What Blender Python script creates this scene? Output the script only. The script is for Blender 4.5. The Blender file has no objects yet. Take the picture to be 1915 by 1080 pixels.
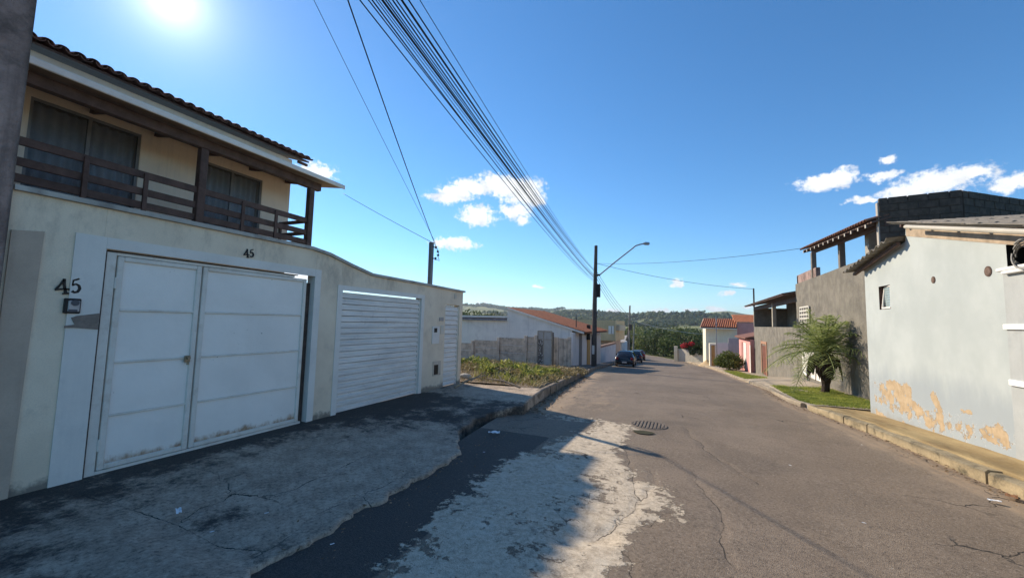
import bpy, math, random
import numpy as np
from mathutils import Matrix, Vector
random.seed(7); rng = np.random.default_rng(7)
scene = bpy.context.scene
C = scene.collection
rad = math.radians

# ------------------------------------------------------------------ camera
F, CX, CY, CAMZ = 754.0, 957.5, 540.0, 1.7          # photo pixels (1915 x 1080)
def nrm(v): v = np.array(v, float); return v/np.linalg.norm(v)
AU = nrm((230/F, 9480/F, 1)); AS = nrm(((1280-CX)/F, (CY-609)/F, 1))
AU = nrm(AU-AS*(AU@AS)); AX = np.cross(AU, AS); AX = AX if AX[0] > 0 else -AX
cam = bpy.data.cameras.new('camera'); camo = bpy.data.objects.new('camera', cam); C.objects.link(camo)
cam.sensor_width = 36; cam.lens = F/1915*36; cam.clip_end = 20000; cam.clip_start = .05
M = Matrix(((AX[0], AX[1], -AX[2], 0), (AS[0], AS[1], -AS[2], 0), (AU[0], AU[1], -AU[2], CAMZ), (0, 0, 0, 1)))
camo.matrix_world = M
scene.camera = camo
def ray(px, py):
    d = np.array([(px-CX)/F, (CY-py)/F, 1.]); return np.array([d@AX, d@AS, d@AU])
O0 = np.array([0, 0, CAMZ])
def onX(px, py, x): r = ray(px, py); return r*(x/r[0])+O0
def onY(px, py, y): r = ray(px, py); return r*(y/r[1])+O0

# ------------------------------------------------------------------ light
SUN = nrm(ray(319, -3))
SUN_EL = math.asin(SUN[2]); SUN_AZ = math.atan2(SUN[0], SUN[1])
w = bpy.data.worlds.new('World'); scene.world = w; w.use_nodes = True
nt = w.node_tree; nt.nodes.clear(); N = nt.nodes.new; L = nt.links.new
def wm(op, a, b=None, c=None):
    n = N('ShaderNodeMath'); n.operation = op
    for i, v in enumerate((a, b, c)):
        if v is None: continue
        if isinstance(v, (int, float)): n.inputs[i].default_value = v
        else: L(v, n.inputs[i])
    return n.outputs[0]
sky = N('ShaderNodeTexSky'); sky.sky_type = 'NISHITA'; sky.sun_disc = False
sky.sun_elevation = SUN_EL; sky.sun_rotation = SUN_AZ
sky.air_density = 1.0; sky.dust_density = .0; sky.ozone_density = 5.0; sky.altitude = 700
tc = N('ShaderNodeTexCoord'); sep = N('ShaderNodeSeparateXYZ'); L(tc.outputs['Generated'], sep.inputs[0])
uu = wm('ARCTAN2', sep.outputs[0], sep.outputs[1]); vv = wm('ARCSINE', sep.outputs[2])
uv = N('ShaderNodeCombineXYZ'); L(uu, uv.inputs[0]); L(vv, uv.inputs[1])
# clouds: small fair-weather cumulus (pixel centre, half width, half height)
CL = [(828,370,30,9),(852,362,36,13),(888,350,42,15),(935,346,50,19),(975,358,38,24),(1000,372,20,14),(965,395,26,14),(975,412,14,8),(893,403,31,18),
      (850,456,38,11),(588,322,36,18),(1545,340,56,13),(1580,328,26,12),(1660,297,15,7),(1655,328,26,10),(1755,338,85,22),(1812,326,46,14),(1700,356,60,16),
      (1890,338,44,16),(1960,330,70,22),(1265,527,12,7),(1360,548,16,4),(1335,578,20,6),(1006,536,9,3),(1378,531,16,5),(905,570,18,4),
      (1150,581,14,4),(1235,583,20,4),(1290,580,14,4),(1400,576,14,3),(1620,372,34,7)]
for k in range(12):                                   # the same kind of cloud in the rest of the sky
    CL.append(('d', random.uniform(25, 315), random.uniform(4, 32), random.uniform(2, 6), random.uniform(.8, 1.8)))
mask = None
nz = N('ShaderNodeTexNoise'); nz.inputs['Scale'].default_value = 26; nz.inputs['Detail'].default_value = 8; nz.inputs['Roughness'].default_value = .62
mapv = N('ShaderNodeMapping'); mapv.inputs['Scale'].default_value = (1, 1.25, 1); L(uv.outputs[0], mapv.inputs[0]); L(mapv.outputs[0], nz.inputs['Vector'])
nzc = N('ShaderNodeVectorMath'); nzc.operation = 'SUBTRACT'; L(nz.outputs['Color'], nzc.inputs[0]); nzc.inputs[1].default_value = (.5, .5, .5)
nzs = N('ShaderNodeVectorMath'); nzs.operation = 'MULTIPLY'; L(nzc.outputs[0], nzs.inputs[0]); nzs.inputs[1].default_value = (.05, .035, 0)
uvw = N('ShaderNodeVectorMath'); uvw.operation = 'ADD'; L(uv.outputs[0], uvw.inputs[0]); L(nzs.outputs[0], uvw.inputs[1])
def cloud_mask(src):
    out = None
    for c in CL:
        if c[0] == 'd':
            u0, v0, a, b = rad(c[1]), rad(c[2]), rad(c[3]), rad(c[4])
            if u0 > math.pi: u0 -= 2*math.pi
        else:
            r = nrm(ray(c[0], c[1])); u0 = math.atan2(r[0], r[1]); v0 = math.asin(r[2])
            q = nrm(ray(c[0]+c[2], c[1])); a = max(abs(math.atan2(q[0], q[1])-u0), .004)*1.12
            q = nrm(ray(c[0], c[1]-c[3])); b = max(abs(math.asin(q[2])-v0), .003)*1.12
        n = N('ShaderNodeVectorMath'); n.operation = 'MULTIPLY_ADD'; L(src, n.inputs[0])
        n.inputs[1].default_value = (1/a, 1/b, 0); n.inputs[2].default_value = (-u0/a, -v0/b, 0)
        l = N('ShaderNodeVectorMath'); l.operation = 'LENGTH'; L(n.outputs[0], l.inputs[0])
        out = l.outputs['Value'] if out is None else wm('MINIMUM', out, l.outputs['Value'])
    return out
dist = cloud_mask(uvw.outputs[0])
nf = N('ShaderNodeTexNoise'); nf.inputs['Scale'].default_value = 90; nf.inputs['Detail'].default_value = 6; nf.inputs['Roughness'].default_value = .6; L(uv.outputs[0], nf.inputs['Vector'])
dd = wm('ADD', dist, wm('MULTIPLY', wm('SUBTRACT', nf.outputs['Fac'], .5), 1.7))
mr = N('ShaderNodeMapRange'); mr.interpolation_type = 'SMOOTHSTEP'; L(dd, mr.inputs[0])
mr.inputs[1].default_value = 1.25; mr.inputs[2].default_value = .55; mr.inputs[3].default_value = 0; mr.inputs[4].default_value = .95
# aureole of the sun
dp = N('ShaderNodeVectorMath'); dp.operation = 'DOT_PRODUCT'; L(tc.outputs['Generated'], dp.inputs[0]); dp.inputs[1].default_value = tuple(SUN)
ang = wm('ARCCOSINE', wm('MINIMUM', dp.outputs['Value'], .999999))
g1 = wm('MULTIPLY', wm('EXPONENT', wm('MULTIPLY', ang, -1/rad(9.0))), 1.5)
g2 = wm('MULTIPLY', wm('EXPONENT', wm('MULTIPLY', ang, -1/rad(1.9))), 9)
glow = wm('ADD', g1, g2)
gc = N('ShaderNodeVectorMath'); gc.operation = 'SCALE'; gc.inputs[0].default_value = (1, .97, .95); L(glow, gc.inputs['Scale'])
hs = N('ShaderNodeHueSaturation'); hs.inputs['Saturation'].default_value = 1.15
tn = N('ShaderNodeVectorMath'); tn.operation = 'MULTIPLY'; tn.inputs[1].default_value = (.93, 1.0, .985); L(sky.outputs[0], tn.inputs[0]); L(tn.outputs[0], hs.inputs['Color'])
ad = N('ShaderNodeVectorMath'); ad.operation = 'ADD'; L(hs.outputs[0], ad.inputs[0]); L(gc.outputs[0], ad.inputs[1])
crp = N('ShaderNodeMapRange'); L(nz.outputs['Fac'], crp.inputs[0]); crp.inputs[1].default_value = .35; crp.inputs[2].default_value = .65; crp.inputs[3].default_value = 5.0; crp.inputs[4].default_value = 7.4
cc = N('ShaderNodeVectorMath'); cc.operation = 'SCALE'; cc.inputs[0].default_value = (.97, .985, 1); L(crp.outputs[0], cc.inputs['Scale'])
mx = N('ShaderNodeMix'); mx.data_type = 'RGBA'; L(mr.outputs[0], mx.inputs[0]); L(ad.outputs[0], mx.inputs[6]); L(cc.outputs[0], mx.inputs[7])
bg = N('ShaderNodeBackground'); bg.inputs['Strength'].default_value = .108; L(mx.outputs[2], bg.inputs['Color'])
w.cycles.sampling_method = 'MANUAL'; w.cycles.sample_map_resolution = 512
wo = N('ShaderNodeOutputWorld'); L(bg.outputs[0], wo.inputs['Surface'])
sl = bpy.data.lights.new('sun', 'SUN'); sl.energy = 3.8; sl.angle = rad(.53); sl.color = (1, .86, .67)
so = bpy.data.objects.new('sun', sl); C.objects.link(so); so.rotation_euler = Vector(SUN).to_track_quat('Z', 'Y').to_euler()
so.location = (-20, 10, 30)
vs = scene.view_settings; vs.view_transform = 'Standard'; vs.look = 'None'; vs.exposure = 0.8; vs.gamma = 1; vs.use_curve_mapping = False

# ------------------------------------------------------------------ helpers
def fbm(x, y, sc=1.0, octv=4, seed=0, gain=.5):
    x = np.asarray(x, float)*sc; y = np.asarray(y, float)*sc; out = np.zeros(np.broadcast(x, y).shape); amp = 1; tot = 0
    for o in range(octv):
        xi = np.floor(x).astype(np.int64); yi = np.floor(y).astype(np.int64); fx = x-xi; fy = y-yi
        fx = fx*fx*(3-2*fx); fy = fy*fy*(3-2*fy)
        def h(a, b):
            v = (a*374761393+b*668265263+(seed+o)*974634777) & 0xffffffff
            v = ((v ^ (v >> 13))*1274126177) & 0xffffffff
            return ((v ^ (v >> 16)) & 0xffff)/65535.0
        out += amp*((h(xi, yi)*(1-fx)+h(xi+1, yi)*fx)*(1-fy)+(h(xi, yi+1)*(1-fx)+h(xi+1, yi+1)*fx)*fy)
        tot += amp; amp *= gain; x = x*2.03+17.1; y = y*2.03+5.7
    return out/tot
def sstep(a, b, x): t = np.clip((x-a)/(b-a), 0, 1); return t*t*(3-2*t)
def segd(x, y, pts):                                  # distance to a polyline
    d = np.full(np.broadcast(x, y).shape, 1e9)
    for (ax, ay), (bx, by) in zip(pts[:-1], pts[1:]):
        vx, vy = bx-ax, by-ay; t = np.clip(((x-ax)*vx+(y-ay)*vy)/(vx*vx+vy*vy+1e-12), 0, 1)
        d = np.minimum(d, np.hypot(x-ax-t*vx, y-ay-t*vy))
    return d
def inpoly(x, y, P):
    c = np.zeros(np.broadcast(x, y).shape, bool); n = len(P)
    for i in range(n):
        x1, y1 = P[i]; x2, y2 = P[i-1]
        c ^= ((y1 > y) != (y2 > y)) & (x < (x2-x1)*(y-y1)/((y2-y1) if abs(y2-y1) > 1e-9 else 1e-9)+x1)
    return c
def sdf(x, y, P): d = segd(x, y, list(P)+[P[0]]); return np.where(inpoly(x, y, P), d, -d)

def scrack(x, y, polys):                              # signed distance to the nearest crack line, and its size
    best = np.full(x.shape, 9.); sg = np.full(x.shape, 9.)
    for pts in polys:
        for (ax, ay), (bx, by) in zip(pts[:-1], pts[1:]):
            vx, vy = bx-ax, by-ay; t = np.clip(((x-ax)*vx+(y-ay)*vy)/(vx*vx+vy*vy+1e-12), 0, 1); d = np.hypot(x-ax-t*vx, y-ay-t*vy)
            l = (vx*(y-ay)-vy*(x-ax)); k = d < best; best = np.where(k, d, best); sg = np.where(k, np.where(l > 0, d, -d), sg)
    return sg, best
def jag(pts, amp=.05, step=.12):                      # a wandering crack along a polyline
    out = []
    for (ax, ay), (bx, by) in zip(pts[:-1], pts[1:]):
        n = max(2, int(math.hypot(bx-ax, by-ay)/step))
        out += [(ax+(bx-ax)*k/n+random.uniform(-amp, amp), ay+(by-ay)*k/n+random.uniform(-amp, amp)) for k in range(n)]
    return out+[pts[-1]]

class MB:
    def __init__(s): s.v = []; s.f = []; s.m = []; s.mi = 0
    def add(s, vs, fs):
        b = len(s.v); s.v += [tuple(map(float, p)) for p in vs]; s.f += [tuple(b+i for i in f) for f in fs]; s.m += [s.mi]*len(fs); return s
    def box(s, x0, x1, y0, y1, z0, z1):
        x0, x1 = min(x0, x1), max(x0, x1); y0, y1 = min(y0, y1), max(y0, y1); z0, z1 = min(z0, z1), max(z0, z1)
        return s.add([(x0,y0,z0),(x1,y0,z0),(x1,y1,z0),(x0,y1,z0),(x0,y0,z1),(x1,y0,z1),(x1,y1,z1),(x0,y1,z1)],
                     [(0,3,2,1),(4,5,6,7),(0,1,5,4),(1,2,6,5),(2,3,7,6),(3,0,4,7)])
    def bev(s, x0, x1, y0, y1, z0, z1, b=.01):        # box with chamfered edges
        x0, x1 = min(x0, x1), max(x0, x1); y0, y1 = min(y0, y1), max(y0, y1); z0, z1 = min(z0, z1), max(z0, z1)
        X = [(x0+b, y0), (x1-b, y0), (x1, y0+b), (x1, y1-b), (x1-b, y1), (x0+b, y1), (x0, y1-b), (x0, y0+b)]
        cx, cy = (x0+x1)/2, (y0+y1)/2
        def ins(p): return (p[0]+math.copysign(b, cx-p[0]), p[1]+math.copysign(b, cy-p[1]))
        vs = [(*ins(p), z0) for p in X]+[(*p, z0+b) for p in X]+[(*p, z1-b) for p in X]+[(*ins(p), z1) for p in X]
        fs = [tuple(range(7, -1, -1)), tuple(range(24, 32))]
        for l in range(3):
            for i in range(8): j = (i+1) % 8; fs.append((l*8+i, l*8+j, l*8+8+j, l*8+8+i))
        return s.add(vs, fs)
    def prism(s, poly, d):                            # polygon of 3D points extruded by vector d
        n = len(poly); d = np.array(d); P = [np.array(p, float) for p in poly]
        return s.add(P+[p+d for p in P], [tuple(range(n-1, -1, -1)), tuple(range(n, 2*n))]+[(i, (i+1) % n, n+(i+1) % n, n+i) for i in range(n)])
    def tube(s, pts, r, n=6, cap=True):
        P = [np.array(p, float) for p in pts]; R = r if hasattr(r, '__len__') else [r]*len(P); vs = []; up = None
        for i, p in enumerate(P):
            t = P[min(i+1, len(P)-1)]-P[max(i-1, 0)]; t = t/(np.linalg.norm(t)+1e-9)
            a = np.array([0, 0, 1.]) if abs(t[2]) < .9 else np.array([1., 0, 0])
            if up is not None: a = up
            e = a-t*(a@t); e /= np.linalg.norm(e)+1e-9; up = e; g = np.cross(t, e)
            for k in range(n): an = 2*math.pi*k/n; vs.append(p+R[i]*(e*math.cos(an)+g*math.sin(an)))
        fs = [(i*n+k, i*n+(k+1) % n, (i+1)*n+(k+1) % n, (i+1)*n+k) for i in range(len(P)-1) for k in range(n)]
        if cap: fs += [tuple(range(n-1, -1, -1)), tuple(range((len(P)-1)*n, len(P)*n))]
        return s.add(vs, fs)
    def bar(s, a, b, wd, h):                          # rectangular bar between two points, h is its height
        a = np.array(a, float); b = np.array(b, float); t = b-a; t /= np.linalg.norm(t)
        u = np.array([0, 0, 1.]) if abs(t[2]) < .9 else np.array([1., 0, 0]); e = np.cross(t, u); e /= np.linalg.norm(e); g = np.cross(e, t)
        q = [e*wd/2*sx+g*h/2*sy for sx, sy in ((-1,-1),(1,-1),(1,1),(-1,1))]
        return s.add([a+k for k in q]+[b+k for k in q], [(3,2,1,0),(4,5,6,7),(0,1,5,4),(1,2,6,5),(2,3,7,6),(3,0,4,7)])
    def sheet(s, Pg):                                 # grid of points [i][j]
        n, m = len(Pg), len(Pg[0])
        return s.add([p for r in Pg for p in r], [(i*m+j, i*m+j+1, (i+1)*m+j+1, (i+1)*m+j) for i in range(n-1) for j in range(m-1)])
    def lathe(s, prof, c=(0, 0, 0), n=16):
        vs = [(c[0]+r*math.cos(2*math.pi*k/n), c[1]+r*math.sin(2*math.pi*k/n), c[2]+z) for r, z in prof for k in range(n)]
        m = len(prof)
        return s.add(vs, [(i*n+k, i*n+(k+1) % n, (i+1)*n+(k+1) % n, (i+1)*n+k) for i in range(m-1) for k in range(n)]+[tuple(range(n-1, -1, -1)), tuple(range((m-1)*n, m*n))])

def worg(o):
    v = Vector((0, 0, 0))
    while o: v = v+o.location; o = o.parent
    return v
def link(name, me, mat, parent=None):
    o = bpy.data.objects.new(name, me); C.objects.link(o)
    for m in (mat if isinstance(mat, (list, tuple)) else [mat]): me.materials.append(m)
    if parent: o.parent = parent
    return o
def obj(name, mb, mat, parent=None, smooth=False, local=False, org=None):
    """one mesh object; coordinates are world coordinates unless local"""
    me = bpy.data.meshes.new(name)
    off = Vector((0, 0, 0)) if local else (worg(parent) if parent else Vector(org or (0, 0, 0)))
    me.from_pydata([(a-off.x, b-off.y, c-off.z) for a, b, c in mb.v], [], mb.f)
    if any(mb.m): me.polygons.foreach_set('material_index', mb.m)
    if smooth: me.polygons.foreach_set('use_smooth', [True]*len(me.polygons))
    me.update(); o = link(name, me, mat, parent)
    if org and not parent: o.location = org
    return o
def npobj(name, V, Fq, mat, parent=None, smooth=False, attrs=None, k=4, off=None):
    """fast mesh from numpy arrays, faces all of k corners"""
    me = bpy.data.meshes.new(name); V = np.ascontiguousarray(V, np.float32); Fq = np.ascontiguousarray(Fq, np.int32)
    if off is not None: V = V-np.array(off, np.float32)
    elif parent: V = V-np.array(worg(parent), np.float32)
    me.vertices.add(len(V)); me.vertices.foreach_set('co', V.ravel())
    me.loops.add(Fq.size); me.loops.foreach_set('vertex_index', Fq.ravel())
    me.polygons.add(len(Fq)); me.polygons.foreach_set('loop_start', np.arange(len(Fq), dtype=np.int32)*k)
    me.polygons.foreach_set('loop_total', np.full(len(Fq), k, np.int32))
    if smooth: me.polygons.foreach_set('use_smooth', np.ones(len(Fq), bool))
    me.update(); me.validate()
    for nm, a in (attrs or {}).items():
        at = me.attributes.new(nm, 'FLOAT', 'POINT'); at.data.foreach_set('value', np.ascontiguousarray(a, np.float32).ravel())
    return link(name, me, mat, parent)
def tag(o, label=None, cat=None, group=None, kind=None):
    for k, v in (('label', label), ('category', cat), ('group', group), ('kind', kind)):
        if v: o[k] = v
    return o
def thing(name, label, cat, loc=(0, 0, 0), group=None, rz=0):
    o = bpy.data.objects.new(name, None); C.objects.link(o); o.location = loc; o.rotation_euler = (0, 0, rz); o.empty_display_size = .2
    return tag(o, label, cat, group)
def clone(o, parent=None):
    c = o.copy(); C.objects.link(c); c.parent = parent
    for ch in list(o.children): clone(ch, c)
    return c
def gridf(n, m, flip=False):
    i, j = np.meshgrid(np.arange(n-1), np.arange(m-1), indexing='ij'); a = (i*m+j).ravel()
    q = np.stack([a, a+m, a+m+1, a+1], 1)
    return q[:, ::-1] if flip else q

# ------------------------------------------------------------------ materials
class NT:
    def __init__(s, name):
        s.mat = bpy.data.materials.new(name); s.mat.use_nodes = True; s.t = s.mat.node_tree
        s.b = s.t.nodes['Principled BSDF']; s.g = s.t.nodes.new('ShaderNodeNewGeometry'); s.pos = s.g.outputs['Position']
    def n(s, ty, **kw):
        n = s.t.nodes.new(ty)
        for k, v in kw.items():
            if k[0] == '_': setattr(n, k[1:], v)
            else: s.set(n.inputs[k.replace('__', ' ')], v)
        return n
    def set(s, sock, v):
        if isinstance(v, bpy.types.NodeSocket): s.t.links.new(v, sock)
        else: sock.default_value = v
    def math(s, op, *a):
        n = s.t.nodes.new('ShaderNodeMath'); n.operation = op
        for i, v in enumerate(a): s.set(n.inputs[i], v)
        return n.outputs[0]
    def noise(s, scale, detail=5, rough=.6, vec=None, stretch=None, dist=0):
        v = vec or s.pos
        if stretch: v = s.n('ShaderNodeMapping', Vector=v, Scale=stretch).outputs[0]
        n = s.n('ShaderNodeTexNoise', Vector=v, Scale=scale, Detail=detail, Roughness=rough, Distortion=dist); return n.outputs['Fac']
    def step(s, v, a, b, lo=0, hi=1):
        n = s.n('ShaderNodeMapRange', _interpolation_type='SMOOTHSTEP'); s.set(n.inputs[0], v)
        for i, q in zip((1, 2, 3, 4), (a, b, lo, hi)): s.set(n.inputs[i], q)
        return n.outputs[0]
    def mix(s, f, a, b):
        n = s.n('ShaderNodeMix', _data_type='RGBA'); s.set(n.inputs[0], f)
        for i, q in ((6, a), (7, b)): s.set(n.inputs[i], (*q, 1) if isinstance(q, tuple) and len(q) == 3 else q)
        return n.outputs[2]
    def attr(s, nm): return s.n('ShaderNodeAttribute', _attribute_name=nm).outputs['Fac']
    def bump(s, h, st=.3, dist=.01, nrmal=None):
        n = s.n('ShaderNodeBump', Height=h, Strength=st, Distance=dist)
        if nrmal: s.set(n.inputs['Normal'], nrmal)
        return n.outputs[0]
    def done(s, col, rough=.85, normal=None, spec=.3, metal=0):
        s.set(s.b.inputs['Base Color'], (*col, 1) if isinstance(col, tuple) and len(col) == 3 else col); s.set(s.b.inputs['Roughness'], rough)
        s.b.inputs['Specular IOR Level'].default_value = spec; s.b.inputs['Metallic'].default_value = metal
        if normal: s.set(s.b.inputs['Normal'], normal)
        return s.mat
def mul(c, k): return tuple(min(1, v*k) for v in c)
def mk(name, c, var=.18, sc=2.5, rough=.85, bump=.25, bsc=60, streak=0, dirt=None, dsc=1.2, damt=.5, spec=.3, metal=0, dist=.006, coord=None):
    t = NT(name); p = t.pos
    if coord == 'obj': p = t.n('ShaderNodeTexCoord').outputs['Object']
    col = t.mix(t.step(t.noise(sc, 6, .65, p), .3, .7), mul(c, 1-var), mul(c, 1+var))
    fine = t.noise(bsc, 4, .7, p)
    col = t.mix(t.step(fine, .35, .75, 0, .35), col, mul(c, 1-1.6*var))
    if streak:
        s = t.noise(1, 5, .65, p, (9, 9, .5)); col = t.mix(t.step(s, .5, .72, 0, streak), col, mul(dirt or c, .45 if not dirt else 1))
    if dirt:
        d = t.noise(dsc, 8, .7, p); col = t.mix(t.step(d, .5, .68, 0, damt), col, dirt)
    return t.done(col, rough, t.bump(fine, bump, dist) if bump else None, spec, metal)
def leafmat(name, a, b, sc=3, trans=.35):
    t = NT(name); r = t.n('ShaderNodeTexNoise', Vector=t.pos, Scale=sc, Detail=3); wn = t.n('ShaderNodeTexNoise', Vector=t.pos, Scale=sc*9, Detail=1)
    f = t.math('ADD', t.math('MULTIPLY', r.outputs['Fac'], .6), t.math('MULTIPLY', wn.outputs['Fac'], .4))
    col = t.mix(t.step(f, .36, .64), a, b); t.done(col, .6, None, .25)
    tr = t.n('ShaderNodeBsdfTranslucent', Color=col); ms = t.n('ShaderNodeMixShader', Fac=trans)
    o = t.t.nodes['Material Output']; t.t.links.new(t.b.outputs[0], ms.inputs[1]); t.t.links.new(tr.outputs[0], ms.inputs[2]); t.t.links.new(ms.outputs[0], o.inputs['Surface'])
    return t.mat
def glassmat(name, c=(.03, .035, .04), rough=.05):
    t = NT(name); return t.done(c, rough, t.bump(t.noise(1.5, 2), .05, .01), .8)

cream = mk('cream_plaster', (.66, .60, .50), .07, 1.1, .9, .35, 70, .28, (.36, .32, .27), 1.6, .35)
whitep = mk('white_paint', (.76, .71, .64), .05, 1.5, .7, .12, 30, .12, (.5, .48, .45), 2.2, .25)
gatewhite = None
wood = mk('dark_wood', (.12, .072, .055), .3, 4, .7, .3, 40)
tilem = mk('clay_tile', (.26, .12, .075), .35, 6, .85, .4, 50, 0, (.07, .055, .05), 4, .75)
tilelit = mk('orange_tile', (.44, .16, .075), .3, 5, .85, .3, 40, 0, (.2, .09, .06), 3, .6)
fibre = mk('fibre_cement', (.24, .215, .18), .3, 3, .95, .4, 60, 0, (.09, .08, .07), 3, .8)
rough_c = mk('rough_mortar', (.22, .20, .165), .22, 2.2, .95, 1.0, 26, .35, (.12, .11, .1), 1.2, .5, dist=.03)
concrete = mk('concrete', (.55, .465, .37), .2, 3, .92, .5, 60, .35, (.15, .14, .125), 2.5, .6)
blockm = mk('concrete_block', (.095, .075, .06), .3, 7, .95, .8, 70, 0, (.06, .055, .052), 3, .6, dist=.012)
mortar = mk('mortar', (.075, .06, .05), .2, 8, .95, .5, 70)
darkwall = mk('dark_rough_wall', (.36, .25, .215), .3, 3, .95, .9, 22, .4, (.06, .05, .045), 2, .6, dist=.03)
blackm = mk('black_metal', (.012, .012, .013), .2, 8, .45, .1, 80)
greym = mk('galvanised', (.32, .33, .34), .15, 6, .45, .1, 60, metal=.6)
polec = mk('pole_concrete', (.085, .075, .068), .25, 3, .92, .4, 60, .3)
polep = mk('pole_pale', (.26, .24, .21), .2, 3, .92, .4, 60, .3)
pink = mk('pink_paint', (.74, .34, .30), .08, 2, .85, .2, 50, .15)
salmon = mk('dusty_pink_paint', (.66, .34, .29), .08, 2, .85, .2, 50, .2)
lightcream = mk('pale_cream_paint', (.80, .74, .58), .07, 2, .85, .2, 50, .15)
beige = mk('beige_plaster', (.62, .46, .26), .1, 1.2, .9, .3, 60, .3)
offwhite = mk('offwhite_plaster', (.74, .71, .67), .07, .8, .9, .3, 60, .3, (.42, .41, .4), .7, .4)
timber = mk('weathered_timber', (.40, .31, .22), .25, 5, .85, .4, 40)
redwood = mk('red_brown_door', (.17, .06, .035), .2, 5, .7, .2, 40)
ochre = mk('ochre_trim', (.52, .30, .10), .15, 4, .85, .2, 40)
cable = mk('cable_black', (.01, .01, .011), .1, 5, .6, 0)
wiresteel = mk('cable_pale', (.45, .45, .45), .1, 5, .5, 0)
glass = glassmat('window_glass'); carglass = glassmat('car_glass', (.012, .013, .015), .03)
curtain = mk('curtain', (.80, .78, .75), .1, 3, .9, .1, 30)
rubber = mk('tyre_rubber', (.018, .018, .018), .2, 20, .85, .2, 60, coord='obj')
carblack = mk('black_car_paint', (.012, .012, .015), .1, 3, .22, 0, spec=.6, coord='obj')
carwine = mk('wine_car_paint', (.06, .012, .015), .1, 3, .22, 0, spec=.6, coord='obj')
chrome = mk('chrome', (.5, .5, .5), .1, 5, .25, 0, metal=1)
redlens = mk('red_lens', (.28, .01, .01), .1, 5, .25, 0, spec=.5)
plate = mk('white_plate', (.6, .6, .58), .08, 9, .6, 0)
soil = mk('dry_soil', (.24, .175, .115), .3, 2.5, .97, .8, 35, 0, (.13, .10, .07), 2, .6, dist=.02)
paper = mk('white_litter', (.78, .79, .8), .05, 8, .7, .1, 40)
plast = mk('blue_tarp', (.12, .24, .42), .3, 6, .6, .3, 20)
sandm = mk('sand', (.50, .37, .22), .15, 4, .97, .6, 60)
kerbm = mk('kerb_concrete', (.25, .205, .155), .3, 3, .95, .8, 45, 0, (.085, .068, .052), 2.4, .9, dist=.015)

# ------------------------------------------------------------------ ground profile
_ys = np.arange(-40, 2000, .25); _sl = np.interp(_ys, [3, 14, 30, 50, 90, 130, 200], [0, .07, .07, .05, .03, .02, 0])
_z = -.06-np.concatenate([[0], np.cumsum((_sl[1:]+_sl[:-1])/2*.25)])
def R(y): return np.interp(y, _ys, _z)
def XL(y): return np.interp(y, [-12, 1, 5.2, 6.4, 8, 27, 38, 50, 60, 76, 95, 112], [-2.9, -2.72, -2.72, -2.85, -3.03, -5.45, -6.3, -7.1, -8.2, -12, -19, -30])
def XR(y): return np.interp(y, [-12, 6.4, 10.2, 12.2, 14, 16.5, 19.4, 28.8, 36, 45, 60, 76, 95, 112], [3.7, 3.38, 3.09, 2.9, 2.78, 2.9, 3.1, 3.0, 2.95, 2.65, .62, -3.5, -11, -22])
def SR(y): return np.interp(y, [-12, 0, 7.5, 12.3, 16.5, 21, 25, 30, 34, 38.7, 46, 60, 80], [.35, .3, .09, -.22, -.46, -.62, -.78, -1.32, -1.72, -2.0, -2.42, -3.05, -3.9])
def RZ(x, y): return R(y)+.03*(1-((x-.2)/3.3)**2)*0

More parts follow.
